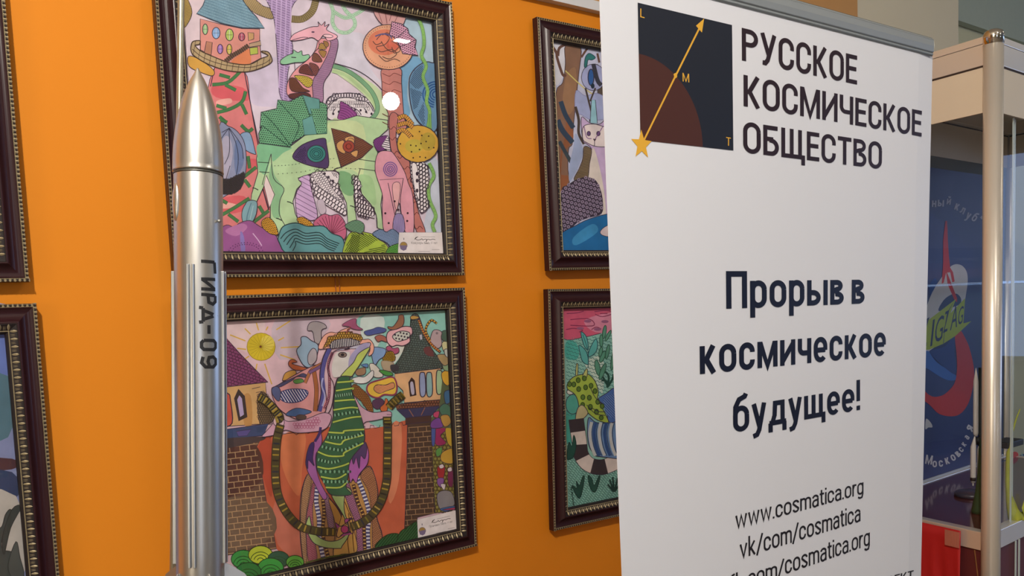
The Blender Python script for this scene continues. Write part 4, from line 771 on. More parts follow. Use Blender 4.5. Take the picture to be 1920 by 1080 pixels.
# hanging wires showing between the two middle pictures
for x, lab in ((629.5, 'thin wire between the two middle pictures, left one of the pair'), (637, 'thin reddish wire between the two middle pictures, right one of the pair')):
    p = Plane((.8, WY-.006, 1.5), (1, 0, 0), (0, 0, 1)); u, v = p.uv(x, 535)
    mb = MB(); mb.tube([(.8+u, WY-.004, 1.5+v-.04), (.8+u+.0005, WY-.004, 1.5+v+.06)], .0009, 6)
    tag(mb.build('picture_wire', mat('wire', '#a4562a', .5, .3)), lab, 'wire', 'picture wires')
# ------------------------------------------------------------------ roll-up banner
BP = Plane((.8803, .9098, .4854+1.5), (.9997, -.0241, -.0035), (.0033, -.0083, 1.))
ban = empty('rollup_banner', mw=BP.mw()); tag(ban, 'white roll-up banner with black Cyrillic lettering standing in front of the pictures', 'banner')
def bl(y): return 1124.2+y*.0365+(y/1080)**2*2.5
def br(y): return 1751.5-(y-105)*.0227
VB = -(BP.o.z-.06)
prof = []
rows = []
for i in range(25):
    y = i*45; L = BP.uv(bl(y), y); R = BP.uv(br(y), y); rows.append((L, R))
ys = sorted(rows, key=lambda r: -r[0][1])
def edge(side, v):
    p = [r[side] for r in rows]; p.sort(key=lambda q: -q[1])
    if v >= p[0][1]: return p[0][0]
    for a_, b_ in zip(p, p[1:]):
        if a_[1] >= v >= b_[1]: return a_[0]+(b_[0]-a_[0])*(a_[1]-v)/(a_[1]-b_[1])
    return p[-1][0]
mb = MB(); NV, NU = 40, 16; front = []
def curl(u): return -.003*max(0, (u-.93)/.07)**2
for j in range(NV+1):
    v = -.028+(VB+.028)*j/NV; x0, x1 = edge(0, v), edge(1, v)
    front.append([(x0+(x1-x0)*i/NU, v, curl(i/NU)) for i in range(NU+1)])
k = 0; vs = [p for r in front for p in r]; bk = [(x, y, z-.0006) for x, y, z in vs]; W1 = NU+1
fs = [(j*W1+i, (j+1)*W1+i, (j+1)*W1+i+1, j*W1+i+1) for j in range(NV) for i in range(NU)]
mb.quads(vs, fs); n0 = len(vs); mb.quads(bk, [tuple(reversed(f)) for f in fs])
for j in range(NV):
    for i in (0, NU): mb.f.append((j*W1+i, (j+1)*W1+i, n0+(j+1)*W1+i, n0+j*W1+i)); mb.mi.append(0); mb.c.append(None)
o = mb.build('print_sheet', mat('banner_vinyl', '#e0e2e9', .45, noise=.01, nscale=2, spec=.25), ban)
# aluminium top bar with rolled lip
mb = MB(); H0, H1 = .004, -.030
pr = [(-.006, H1+.002), (.001, H1), (.0035, H1+.002), (.0035, H1+.004), (.0022, H1+.0055), (.0045, H1+.0075), (.0055, -.012), (.0045, 0), (.001, H0), (-.006, H0-.001)]
mb.prism([(-.004, y, z) for z, y in pr], (.86, 0, 0)); bevel(mb.build('top_bar', mat('brushed_aluminium', '#9aa0a2', .45, .35, noise=.04, nscale=6), ban), .0006)
mb = MB(); mb.box((-.02, VB-.06, -.06), (.87, VB, .06)); bevel(mb.build('base_cassette', mat('brushed_aluminium'), ban), .01)
# print on the banner
PRINT = paint_mat('banner_print', .45, .015, 6)
b = Art(BP, .0006, .00001)
sq = [BP.uv(*p_, .0006) for p_ in ((1192, 3.6), (1370.4, 46.8), (1377.2, 283), (1204.4, 262.2))]
x0 = (sq[0][0]+sq[3][0])/2; x1 = (sq[1][0]+sq[2][0])/2; y1 = (sq[0][1]+sq[1][1])/2; y0 = (sq[2][1]+sq[3][1])/2
b.poly([(x0, y0), (x1, y0), (x1, y1), (x0, y1)], '#20242f')
ry = BP.uv(1196.4, 100.7)[1]-y0; rx = BP.uv(1317, 274)[0]-x0
b.poly([(x0, y0)]+[(x0+rx*cos(t), y0+ry*sin(t)) for t in [i*pi/2/32 for i in range(33)]], '#4b2a24')
Y = '#e2ac3a'
b.l(Y, '17 296,885 495,480 655,160', 2.6, 0); b.f(Y, '17 676,117 624,163 662,206', None, 1, 0); b.e(Y, 17, 495, 481, 10, 13); b.f(Y, '17 482,470 495,487 505,460', None)
star = []
cx_, cy_ = BP.uv(1202.5, 271.5); rs = .0215
for i in range(10):
    t = pi/2+i*pi/5; r_ = rs if i % 2 == 0 else rs*.42; star.append((cx_+r_*cos(t), cy_+r_*sin(t)))
b.poly(star, Y)
logo = b
BR_ = '#2c1d24'; NV_ = '#15182a'
# condensed grotesque letters drawn as strokes: unit cell x 0..w, cap height 1
def arcp(cx, cy, rx, ry, a0, a1, n=14): return [(cx+rx*cos(radians(a0+(a1-a0)*i/n)), cy+ry*sin(radians(a0+(a1-a0)*i/n))) for i in range(n+1)]
def so(w, h, y0=0., t=.13):
    """upright oval made of two arcs and straight sides"""
    r = w/2-t/2; m = r*1.05; c = w/2; b0 = y0+t/2-.012; b1 = y0+h-t/2+.012
    return arcp(c, b1-m, r, m, 0, 180)+arcp(c, b0+m, r, m, 180, 360)+[(w-t/2, b1-m)]
def sc(w, h, y0=0., t=.13, open_=.20):
    r = w/2-t/2; m = r*1.05; c = w/2; b0 = y0+t/2-.012; b1 = y0+h-t/2+.012; g = open_*h
    return [(w-t/2, y0+h/2+g*.72)]+arcp(c, b1-m, r, m, 0, 180)+arcp(c, b0+m, r, m, 180, 360)+[(w-t/2, y0+h/2-g*.72)]
def LET(ch, t):
    q = t/2; X = .735; G = {}
    def v(x, a=0, b_=1): return [(x, a), (x, b_)]
    U = ch
    if U == 'Р': w = .56; return w, [v(q), [(q, 1-q), (.28, 1-q)]+arcp(.28, .725, w-q-.28, .275-q, 90, -90)+[(q, .45+q-.0)]]
    if U == 'У': w = .56; return w, [[(q*.9, 1), (w/2+.02, .28)], [(w-q*.9, 1), (w/2-.03, .17), (w/2-.11, .07), (.07, q+.005)]]
    if U == 'С': w = .57; return w, [sc(w, 1, 0, t)]
    if U == 'К': w = .56; return w, [v(q), [(q, .46), (.2, .5), (w-q*1.15, 1)], [(.2, .5), (w-q*1.0, 0)]]
    if U == 'О': w = .60; return w, [so(w, 1, 0, t)]
    if U == 'Е': w = .48; return w, [v(q), [(0, 1-q), (w, 1-q)], [(0, .52), (w*.93, .52)], [(0, q), (w, q)]]
    if U == 'М': w = .76; return w, [v(q), v(w-q), [(q*1.2, 1-q*.3), (w/2, .06), (w-q*1.2, 1-q*.3)]]
    if U == 'И': w = .61; return w, [v(q), v(w-q), [(q, .1), (w-q, .9)]]
    if U == 'Ч': w = .56; return w, [v(w-q), [(q, 1), (q, .62)]+arcp(.24, .6, .24-q, .18, 180, 270)+[(w-q, .42)]]
    if U == 'Б': w = .55; return w, [v(q), [(0, 1-q), (w*.92, 1-q)], [(q, .58-q*.4), (.28, .58-q*.4)]+arcp(.28, .29, w-q-.28, .29-q, 90, -90)+[(q, q)]]
    if U == 'Щ': w = .86; return w, [v(q), v((w-.1)/2), v(w-.1-q), [(0, q), (w-.03, q)], [(w-q*.75, q*2), (w-q*.75, -.2)]]
    if U == 'Т': w = .56; return w, [[(0, 1-q), (w, 1-q)], v(w/2)]
    if U == 'В': w = .56; return w, [v(q), [(q, 1-q), (.28, 1-q)]+arcp(.28, .765, w-q-.31, .235-q, 90, -90)+[(q, .53)], [(.28, .53)]+arcp(.29, .265, w-q-.29, .265-q, 90, -90)+[(q, q)]]
    if U == 'н': w = .50; return w, [v(q, 0, X), v(w-q, 0, X), [(q, X*.5), (w-q, X*.5)]]
    if U == 'й': w = .52; return w, [v(q, 0, X), v(w-q, 0, X), [(q, .1), (w-q, X-.1)], [(.12, 1.0), (.26, .88), (.40, 1.0)]]
    if U == 'л': w = .52; return w, [v(w-q, 0, X), [(.2, X-q), (w, X-q)], [(.2, X), (.18, .25), (.02, q)]]
    if U == 'а': return LET('a', t)
    if U == 'я': w = .48; return w, [v(w-q, 0, X), [(w-q, X-q), (.22, X-q)]+arcp(.22, X*.72, .22-q, X*.28-q, 90, 270, 8)+[(w-q, X*.44)], [(w*.55, X*.44), (.05, 0)]]
    if U == '"': w = .3; return w, [[(.08, .7), (.08, 1)], [(.22, .7), (.22, 1)]]
    if U == 'L': w = .50; return w, [v(q), [(0, q), (w, q)]]
    if U == 'П': w = .60; return w, [v(q), v(w-q), [(0, 1-q), (w, 1-q)]]
    # small letters, x-height X
    if U == 'р': w = .50; return w, [v(q, -.27, X), so(w, X, 0, t)]
    if U in 'оo': w = .52; return w, [so(w, X, 0, t)]
    if U == 'ы': w = .70; return w, [v(q, 0, X), v(w-q, 0, X), [(q, .45-q), (.2, .45-q)]+arcp(.2, .225, .46-q-.2, .225-q, 90, -90)+[(q, q)]]
    if U == 'в': w = .48; return w, [v(q, 0, X), [(q, X-q), (.24, X-q)]+arcp(.24, X*.76, w-q-.28, X*.24-q, 90, -90)+[(q, X*.53)], [(.24, X*.53)]+arcp(.25, X*.265, w-q-.25, X*.265-q, 90, -90)+[(q, q)]]
    if U == 'к': w = .48; return w, [v(q, 0, X), [(q, X*.47), (.19, X*.5), (w-q*1.2, X)], [(.19, X*.5), (w-q, 0)]]
    if U in 'сc': w = .49; return w, [sc(w, X, 0, t)]
    if U == 'м': w = .66; return w, [v(q, 0, X), v(w-q, 0, X), [(q*1.2, X-q*.3), (w/2, .05), (w-q*1.2, X-q*.3)]]
    if U == 'и': w = .52; return w, [v(q, 0, X), v(w-q, 0, X), [(q, .1), (w-q, X-.1)]]
    if U == 'ч': w = .48; return w, [v(w-q, 0, X), [(q, X), (q, .48)]+arcp(.21, .45, .21-q, .14, 180, 270)+[(w-q, .31)]]
    if U == 'е': w = .50; return w, [[(w-q, X*.5-.01), (q, X*.5-.01)], [(w-q, X*.47)]+arcp(w/2, X-q-.21+.01, w/2-q, .21, 0, 180)+arcp(w/2, q+.23-.01, w/2-q, .23, 180, 318)]
    if U == 'б': w = .52; return w, [so(w, X, 0, t), [(w-q*1.3, 1.08), (w-.14, 1.0), (.2, .93), (q+.01, .72), (q, .42)]]
    if U in 'уy': w = .48; return w, [[(q*.9, X), (w/2+.01, .05)], [(w-q*.9, X), (w/2, -.06), (w/2-.07, -.19), (.04, -.225)]]
    if U == 'д': w = .60; return w, [[(.02, q), (w-.0, q)], [(q*.8, q), (q*.8, -.2)], [(w-q*.8, q), (w-q*.8, -.2)], [(.12, q), (.2, .3), (.22, X-q), (w-.1, X-q)], [(w-.1-q*.3, 0), (w-.1-q*.3, X)]]
    if U == 'щ': w = .78; return w, [v(q, 0, X), v((w-.08)/2, 0, X), v(w-.08-q, 0, X), [(0, q), (w-.02, q)], [(w-q*.75, q*2), (w-q*.75, -.19)]]
    if U == '!': w = t; return w, [[(q, .3), (q, 1)], [(q, 0), (q, t)]]
    if U == 'w': w = .72; return w, [[(q*.8, X), (w*.27, .04), (w/2, X-.05), (w*.73, .04), (w-q*.8, X)]]
    if U == '.': w = t; return w, [[(q, 0), (q, t)]]
    if U == 's': w = .46; return w, [[(w-q, X*.74)]+arcp(w/2, X-q-.145+.01, w/2-q, .145, 20, 190, 10)+[(w/2, X*.5)]+arcp(w/2, q+.155-.01, w/2-q, .155, 10, -175, 10)]
    if U == 'm': w = .78; return w, [v(q, 0, X), v(w/2, 0, X*.75), v(w-q, 0, X*.75), arcp(w*.25+q*.5, X*.72, w*.25-q*.5, X*.28-q, 180, 0), arcp(w*.75-q*.5, X*.72, w*.25-q*.5, X*.28-q, 180, 0)]
    if U == 'a': w = .48; return w, [v(w-q, 0, X*.7), arcp(w/2, X-q-.16+.01, w/2-q, .16, 170, 0, 10), [(w-q, X*.56), (w*.5, X*.56)]+arcp(w*.45, X*.29, w*.45-q, X*.27-q*.2, 90, 270, 10)+[(w*.7, q), (w-q, .16)]]
    if U == 't': w = .32; return w, [[(w*.42, X+.2), (w*.42, .2), (w*.6, q), (w, q)], [(0, X-q*.8), (w, X-q*.8)]]
    if U == 'i': w = t; return w, [v(q, 0, X), [(q, .88), (q, 1.0)]]
    if U == 'r': w = .32; return w, [v(q, 0, X), [(q, X*.6), (w*.5, X-q*.9), (w, X-q)]]
    if U == 'g': w = .50; return w, [so(w, X, 0, t), [(w-q, X), (w-q, 0), (w*.75, -.2), (w*.4, -.225), (.06, -.14)]]
    if U == 'v': w = .48; return w, [[(q*.8, X), (w/2, .05), (w-q*.8, X)]]
    if U == 'k': w = .47; return w, [v(q, 0, 1.05), [(q, .26), (w-q*1.3, X)], [(.17, .38), (w-q, 0)]]
    if U == '/': w = .38; return w, [[(.0, -.1), (w, 1.0)]]
    if U == 'b': w = .50; return w, [v(q, 0, 1.05), so(w, X, 0, t)]
    if U == 'f': w = .33; return w, [[(w, 1.05-q), (w*.55, 1.0-q), (w*.4, .86), (w*.4, 0)], [(0, X-q), (w*.95, X-q)]]
    return .22, []
def offset_strip(pts, t, clip=True):
    """constant width ribbon with mitred joints, in glyph space"""
    pts = [p for i, p in enumerate(pts) if i == 0 or math.dist(p, pts[i-1]) > 1e-4]
    n = len(pts); L, R = [], []
    for i in range(n):
        d0 = d1 = None
        if i > 0: dx, dy = pts[i][0]-pts[i-1][0], pts[i][1]-pts[i-1][1]; l = math.hypot(dx, dy) or 1e-9; d0 = (dx/l, dy/l)
        if i < n-1: dx, dy = pts[i+1][0]-pts[i][0], pts[i+1][1]-pts[i][1]; l = math.hypot(dx, dy) or 1e-9; d1 = (dx/l, dy/l)
        d0 = d0 or d1; d1 = d1 or d0; mx, my = d0[0]+d1[0], d0[1]+d1[1]; l = math.hypot(mx, my)
        if l < .3: mx, my, l = d1[0], d1[1], 1
        mx, my = mx/l, my/l; k = 1/max(.45, mx*d1[0]+my*d1[1]); nx, ny = -my*t/2*k, mx*t/2*k
        L.append((pts[i][0]+nx, pts[i][1]+ny)); R.append((pts[i][0]-nx, pts[i][1]-ny))
    return L, R
def word(art, body, lb, rb, top, c, t=.13, gap=.085, href=1.0, space=.2):
    """lettering between base points lb..rb; top marks the top of a letter href high above lb"""
    p = art.p; a_ = Vector((*p.uv(*lb, art.l0), 0)); b_ = Vector((*p.uv(*rb, art.l0), 0)); tt = Vector((*p.uv(*top, art.l0), 0))
    ex = (b_-a_).normalized(); ey = Vector((-ex.y, ex.x, 0)); h = (tt-a_).dot(ey)/href
    x = 0; items = []
    for ch in body:
        if ch == ' ': x += space; continue
        w_, st = LET(ch, t); items.append((x, st)); x += w_+gap
    W_ = x-gap; sx = (b_-a_).length/W_; cc = lin(c)
    for x0_, st in items:
        for s_ in st:
            L_, R_ = offset_strip(s_, t); art.z += art.step*.25; k_ = len(art.mb.v)
            for l_, r_ in zip(L_, R_):
                for g in (l_, r_): q_ = a_+ex*(g[0]+x0_)*sx+ey*g[1]*h; art.mb.v.append((q_.x, q_.y, art.z))
            for i in range(len(L_)-1): art.mb.f.append((k_+2*i, k_+2*i+1, k_+2*i+3, k_+2*i+2)); art.mb.mi.append(0); art.mb.c.append(cc)
for ch_, l_, r_, t_ in (('L', (1200.5, 32), (1208.5, 34.2), (1200, 15.5)), ('М', (1280, 152.5), (1292.3, 154.5), (1280, 136.5)), ('Т', (1361.5, 272.5), (1370.3, 273.8), (1361, 256.8))):
    word(logo, ch_, l_, r_, t_, Y, t=.11)
o = logo.mb.build('logo_print', PRINT, ban); o['label'] = 'dark square logo with brown quarter disc, yellow arrow and star'
def line_of(name, *args, **kw):
    b = Art(BP, .0006, .00001); word(b, *args, **kw); b.mb.build(name, PRINT, ban); return b
line_of('heading_print', 'РУССКОЕ', (1391.2, 113), (1607, 158.5), (1388.5, 51.3), BR_, t=.142)
line_of('heading_print', 'КОСМИЧЕСКОЕ', (1394.3, 198.8), (1728, 256), (1391.8, 139.5), BR_, t=.142)
line_of('heading_print', 'ОБЩЕСТВО', (1393.5, 285.5), (1653.5, 317), (1391.5, 227.5), BR_, t=.142)
line_of('slogan_print', 'Прорыв в', (1361.7, 579), (1621, 569), (1360, 508.3), NV_, t=.15)
line_of('slogan_print', 'космическое', (1312.3, 701.7), (1660.8, 666), (1310, 649.5), NV_, t=.15, href=.735)
line_of('slogan_print', 'будущее!', (1374.8, 811), (1612.7, 768.3), (1373.6, 755.5), NV_, t=.15, href=.86)
def url(parts):
    b = Art(BP, .0006, .00001)
    for q_ in parts: word(b, *q_, c='#231f24', t=.115, gap=.075, href=.735)
    b.mb.build('address_print', PRINT, ban)
url([('www.cosmatica.org', (1379.3, 992), (1619, 925.5), (1375.5, 968.3))])
url([('vk/com/cosmatica', (1387.5, 1048), (1613.4, 977), (1383.6, 1022.5))])
url([('cosmatica.org', (1472, 1077), (1631, 1021.5), (1470, 1052)), ('fb.com/', (1368, 1111.5), (1469.5, 1078), (1367, 1088))])
b = Art(BP, .0006, .00001); word(b, 'ПРОЕКТ', (1634, 1106), (1712.5, 1085), (1633.2, 1089.5), '#231f24', t=.13); b.mb.build('address_print', PRINT, ban)
# ------------------------------------------------------------------ metal rocket model
DR = .97
def at_depth(x, y, d): r_ = ray(x, y); return CAM+r_*(d/r_.dot(FWD))
tip = at_depth(370.5, 127, DR); bot = at_depth(375.8, 1062, DR)
az = (tip-bot).normalized(); axx = RIGHT-RIGHT.dot(az)*az; axx.normalize(); ayy = az.cross(axx)   # ayy points away from the viewer
if ayy.dot(FWD) < 0: ayy = -ayy; 
RM = Matrix(((axx.x, -ayy.x, az.x, bot.x), (axx.y, -ayy.y, az.y, bot.y), (axx.z, -ayy.z, az.z, bot.z), (0, 0, 0, 1)))
# local frame: x to the viewer's right, y towards the viewer, z along the rocket
if RM.to_3x3().determinant() < 0: RM = Matrix(((axx.x, -ayy.x, az.x, bot.x), (axx.y, -ayy.y, az.y, bot.y), (axx.z, -ayy.z, az.z, bot.z), (0, 0, 0, 1)))
PXM = DR/F_PX; HT = (tip-bot).length
def zz(y): return HT*(1062-y)/(1062-127.)
roc = empty('rocket_model', mw=RM); tag(roc, 'silver metal rocket model with black hand lettering, standing in front of the pictures', 'rocket')
STEEL = mat('worn_aluminium', '#c9c7c2', .33, .93, noise=.07, nscale=18, bump=.04)
R0 = 43.8*PXM
mb = MB(); zb = -.075
mb.lathe([(R0*.86, zb), (R0*.97, zb+.01), (R0*.985, .02), (R0, zz(760)), (R0, zz(330)), (R0*.985, zz(326)), (R0*.93, zz(325))], 48)
bevel(mb.build('body_tube', STEEL, roc, True), .0003)
mb = MB(); nose = []
for i in range(25):
    t = i/24; y = 322-(322-131)*t; r_ = 45.5*(1-t**2.15)**.78 if t < 1 else 0; r_ = max(r_, 5.5 if t < .985 else 3.5); nose.append((r_*PXM, zz(y)))
nose = [(44.2*PXM, zz(325)), (46.3*PXM, zz(323.5))]+nose+[(2.2*PXM, zz(128.5)), (.4*PXM, zz(127.4))]
mb.lathe(nose, 48); mb.build('nose_cone', STEEL, roc, True)
mb = MB(); mb.lathe([(R0*.99, zz(331)), (R0*1.028, zz(330)), (R0*1.03, zz(327.5)), (R0*.99, zz(326))], 48); mb.build('joint_ring', mat('dull_steel', '#6b6b66', .45, .9, noise=.1), roc, True)
# stringers along the tube
for ang, y0_, wd in ((-90, 497, 1), (-178, 505, 1), (2, 505, 1), (90, 505, 1)):
    mb = MB(); A_ = radians(ang)
    d_ = Vector((cos(A_), -sin(A_), 0)); s_ = Vector((-d_.y, d_.x, 0))
    for off, r1_, wdt in ((-.0036, .0034, .0025), (.0022, .0026, .0032)):
        q_ = []
        for zc, rr in ((zz(1056), R0*.955), (zz(y0_+4), R0*.96)):
            c_ = d_*rr+s_*off
            q_ += [c_-s_*wdt/2+Vector((0, 0, zc)), c_+s_*wdt/2+Vector((0, 0, zc)), c_+s_*wdt/2+d_*(r1_*.5+.0026)+Vector((0, 0, zc)), c_-s_*wdt/2+d_*(r1_*.5+.0026)+Vector((0, 0, zc))]
        mb.hexa(q_)
    bevel(mb.build('stringer', mat('bright_aluminium', '#a9adb0', .36, .95, noise=.05, nscale=60, bump=.05), roc), .0007)
# bulged oval fairing low left of the nose, small pin at right
mb = MB(); A_ = radians(222); M_ = Matrix.Translation((cos(A_)*R0*.96, -sin(A_)*R0*.96*1, zz(385)))
c_ = Vector((-.70, .71, 0)); sph = []
k_ = 0
for i in range(9):
    for j in range(20):
        th = pi*i/8; ph = 2*pi*j/20; loc_ = Vector((sin(th)*cos(ph)*.0052, sin(th)*sin(ph)*.0042, cos(th)*.0215)); e1 = Vector((c_.y, -c_.x, 0)); sph.append(e1*loc_.x*1.2+c_*(loc_.y+R0*.965)+Vector((0, 0, loc_.z+zz(385))))
fs = [(i*20+j, (i+1)*20+j, (i+1)*20+(j+1) % 20, i*20+(j+1) % 20) for i in range(8) for j in range(20)]
mb.quads(sph, fs); mb.build('oval_fairing', STEEL, roc, True)
mb = MB(); c_ = Vector((.93, .38, 0)).normalized(); p0_ = c_*R0*.97+Vector((0, 0, zz(418))); mb.tube([p0_, p0_+c_*.0028, p0_+c_*.0029, p0_+c_*.0050], [.0011, .0011, .0019, .0017], 10); mb.build('pin', STEEL, roc, True)
# fins
def fin(ang, name='fin', prof=None, th=.0016):
    A_ = radians(ang); d_ = Vector((cos(A_), sin(A_), 0)); s_ = Vector((-d_.y, d_.x, 0)); mb = MB()
    mb.prism([d_*r_+Vector((0, 0, h_))-s_*th/2 for r_, h_ in prof], s_*th); bevel(mb.build(name, STEEL, roc), .0004)
big = [(R0*.9, -.07), (R0*.9, .004), (R0*1.25, -.001), (R0*1.8, -.011), (R0*2.25, -.027), (R0*2.45, -.05), (R0*2.45, -.08), (R0*1.9, -.085)]
swept = [(R0*.9, -.07), (R0*.9, -.004), (R0*1.05, -.004), (R0*2.1, -.035), (R0*2.1, -.08), (R0*1.5, -.085)]
for g in (52, 128): fin(g, prof=swept)
for g in (-20, -160): fin(g, prof=big)
# black hand lettering, painted round the tube, read downwards
BLK = mat('black_marker_paint', '#17171b', .5)
mb = MB(); R1 = R0+.0001
def on_tube(u, h): A__ = u/R1; return Vector((sin(A__)*R1, cos(A__)*R1, h))
def stroke(pts_, wdt=.0036):
    L_, R_ = offset_strip(pts_, wdt); k_ = len(mb.v)
    for l_, r_ in zip(L_, R_): mb.v += [tuple(on_tube(*l_)), tuple(on_tube(*r_))]
    for i in range(len(L_)-1): mb.f.append((k_+2*i, k_+2*i+1, k_+2*i+3, k_+2*i+2)); mb.mi.append(0); mb.c.append(None)
U0, U1 = .0112, .0272      # letter foot and head round the tube, from the facing line
def gl(sts, ya, yb):
    """glyph strokes in 0..1 by 0..1: x runs down the rocket from ya to yb, y from foot (right) to head (left) turned"""
    for s_ in sts:
        fine = []
        for (xa, ya_), (xb, yb_) in zip(s_, s_[1:]):
            for i in range(4): fine.append((xa+(xb-xa)*i/4, ya_+(yb_-ya_)*i/4))
        fine.append(s_[-1]); stroke([(U0+(U1-U0)*y_, zz(ya+(yb-ya)*x_)) for x_, y_ in fine])
gl([[(.05, 0), (.05, .95)], [(.05, .95), (.85, 1.0)]], 494, 520)
gl([[(0, 1), (.05, .0)], [(.05, .05), (.9, .95)], [(.95, 1), (.95, 0)]], 527, 547)
gl([[(0, 0), (.05, 1)], [(.05, 1), (.6, 1.0), (.85, .8), (.7, .5), (.05, .45)]], 556, 576)
gl([[(.1, .1), (.5, 1), (.9, .1)], [(-.1, .12), (1.1, .12)], [(-.1, .12), (-.15, -.15)], [(1.1, .12), (1.15, -.15)]], 583, 604)
gl([[(0, .5), (1, .5)]], 612, 628)
gl([[(.1, .15), (.1, .85), (.3, 1), (.7, 1), (.9, .85), (.9, .15), (.7, 0), (.3, 0), (.1, .15)]], 638, 659)
gl([[(.1, .1), (.6, 0), (.95, .25), (.95, .8), (.7, 1), (.3, 1), (.1, .8), (.15, .5), (.5, .42), (.95, .55)]], 668, 690)
mb.build('lettering', BLK, roc)
# launch rod standing behind the rocket, with its base on the floor
rodA = at_depth(340.5, -60, 1.06); rodB = at_depth(335.0, 330, 1.06); dirr = (rodB-rodA).normalized()
rod = empty('rod_stand', (rodB.x, rodB.y, 0)); tag(rod, 'slim silver rod rising behind the nose of the rocket', 'rod')
inv = Matrix.Translation((-rodB.x, -rodB.y, 0))
mb = MB(); foot = rodA+dirr*((rodA.z-.02)/-dirr.z)
mb.tube([inv @ (rodA-dirr*.15), inv @ (rodA), inv @ rodB, inv @ foot], 6.1*1.06/F_PX, 20); mb.build('pole', mat('rod_steel', '#c4c0a8', .3, .9, noise=.06), rod, True)
mb = MB(); bc = inv @ foot; mb.lathe([(.028, 0), (.028, .018), (.02, .022), (.008, .024)], 40, 0, Matrix.Translation((bc.x, bc.y, 0))); mb.build('base_plate', mat('dull_steel'), rod, True)
# pedestal under the rocket, out of the picture
pz = (RM @ Vector((0, 0, -.085))).z; pc = RM @ Vector((0, 0, -.085))
ped = MB(); ped.lathe([(.045, 0), (.045, .03), (.03, .05), (.03, pz-.03), (.045, pz-.02), (.045, pz-.0005)], 40); o = ped.build('pedestal', mat('plinth_paint', '#d0ccc4', .6, noise=.03)); o.location = (pc.x, pc.y, 0); tag(o, 'pale round pedestal carrying the silver rocket model, below the photo', 'pedestal')
# ------------------------------------------------------------------ glass showcase
def flat(v): return Vector((v.x, v.y, 0)).normalized()
CC = ray(1860, 600); CC = CAM+CC*(2.62/sqrt(CC.x**2+CC.y**2)); CC.z = 0
LD = Vector((.160, .987, 0)).normalized(); RD = Vector((.9993, .036, 0)).normalized()
DEP, LEN = .46, 1.15
class VP_:
    """vertical plane through p along d; returns distance along d and height"""
    def __init__(s, p, d): s.p = Vector((p[0], p[1], 0)); s.d = d; s.n = d.cross(Vector((0, 0, 1)))
    def hit(s, x, y): r_ = ray(x, y); t_ = (s.p-CAM).dot(s.n)/r_.dot(s.n); q_ = CAM+r_*t_; return (q_-s.p).dot(s.d), q_.z
LF = VP_(CC, LD); RF = VP_(CC, RD); BF = VP_(CC+LD*DEP, RD)
ZT = LF.hit(1838, 70)[1]; Z1_ = LF.hit(1837, 125.5)[1]; Z2_ = LF.hit(1837, 212)[1]; Z3_ = LF.hit(1843, 999)[1]; Z4_ = LF.hit(1843, 1033.5)[1]
case = empty('showcase', (CC.x, CC.y, 0)); tag(case, 'tall aluminium and glass showcase with space exhibits, behind the banner at the right', 'showcase')
O = -Vector((CC.x, CC.y, 0))
ALU = mat('case_aluminium', '#e2dace', .30, .55, noise=.03, nscale=5); PANEL = mat('case_panel', '#d9ccb6', .55, noise=.03, nscale=5); CG = glass_mat('case_glass', (.94, .96, .97), .028, .4)
CHROME = mat('chrome_cap', '#d6d2c8', .12, 1.)
def wallbox(mb, p, d, s0, s1, z0, z1, th, inward):
    """box standing along direction d between s0..s1, from the face inwards by th"""
    a_ = p+d*s0; b_ = p+d*s1; i_ = inward*th
    mb.hexa([(*(q_+O).xy, z0) for q_ in (a_, b_, b_+i_, a_+i_)]+[(*(q_+O).xy, z1) for q_ in (a_, b_, b_+i_, a_+i_)])
PR = .0235
corners = [CC, CC+LD*DEP, CC+LD*DEP+RD*LEN, CC+RD*LEN]; dirs = [(CC, LD, DEP, RD, 'L'), (CC, RD, LEN, LD, 'R'), (CC+LD*DEP, RD, LEN, -LD, 'B'), (CC+RD*LEN, LD, DEP, -RD, 'E')]
for c0 in corners:
    mb = MB(); q_ = c0+O; ctr = (CC+LD*DEP/2+RD*LEN/2)+O; inw = (ctr-q_).normalized()
    mb.lathe([(PR, .02), (PR, ZT-.028)], 28, 0, Matrix.Translation((q_.x, q_.y, 0)))
    mb.build('corner_post', ALU, case, True)
    mb = MB(); mb.lathe([(PR*1.04, ZT-.028), (PR*1.04, ZT-.004), (PR*.9, ZT+.004), (PR*.5, ZT+.009)], 28, 0, Matrix.Translation((q_.x, q_.y, 0))); mb.build('corner_cap', CHROME, case, True)
for p_, d_, L_, inw, nm in dirs:
    e = PR*.8
    for nm_, q0_, z0_, z1_, t_ in (('top_rail', p_, ZT-.018, ZT, .04), ('header_rail', p_+inw*.0012, Z1_+.002, ZT-.0188, .038), ('lower_rail', p_, Z4_, Z3_, .03), ('foot_rail', p_, .02, .09, .03)):
        mb = MB(); wallbox(mb, q0_, d_, e, L_-e, z0_, z1_, t_, inw); bevel(mb.build(nm_, ALU, case), .0012)
    mb = MB(); wallbox(mb, p_+inw*.004, d_, e, L_-e, Z1_-.002, Z1_+.003, .01, inw); mb.build('gasket', mat('rubber_gasket', '#33251f', .7), case)
    mb = MB(); wallbox(mb, p_+inw*.005, d_, e, L_-e, Z2_, Z1_-.002, .008, inw); mb.build('header_panel', PANEL, case)
    if nm != 'B':
        mb = MB(); g0 = p_+inw*.009; mb.face([(*(q_+O).xy, z_) for q_, z_ in ((g0+d_*e, Z3_), (g0+d_*(L_-e), Z3_), (g0+d_*(L_-e), Z2_), (g0+d_*e, Z2_))]); mb.build('glass_pane', CG, case)
    mb = MB(); wallbox(mb, p_+inw*.008, d_, e, L_-e, .09, Z4_, .010, inw); mb.build('plinth_panel', mat('wine_panel', '#5d2326', .5, noise=.06), case)
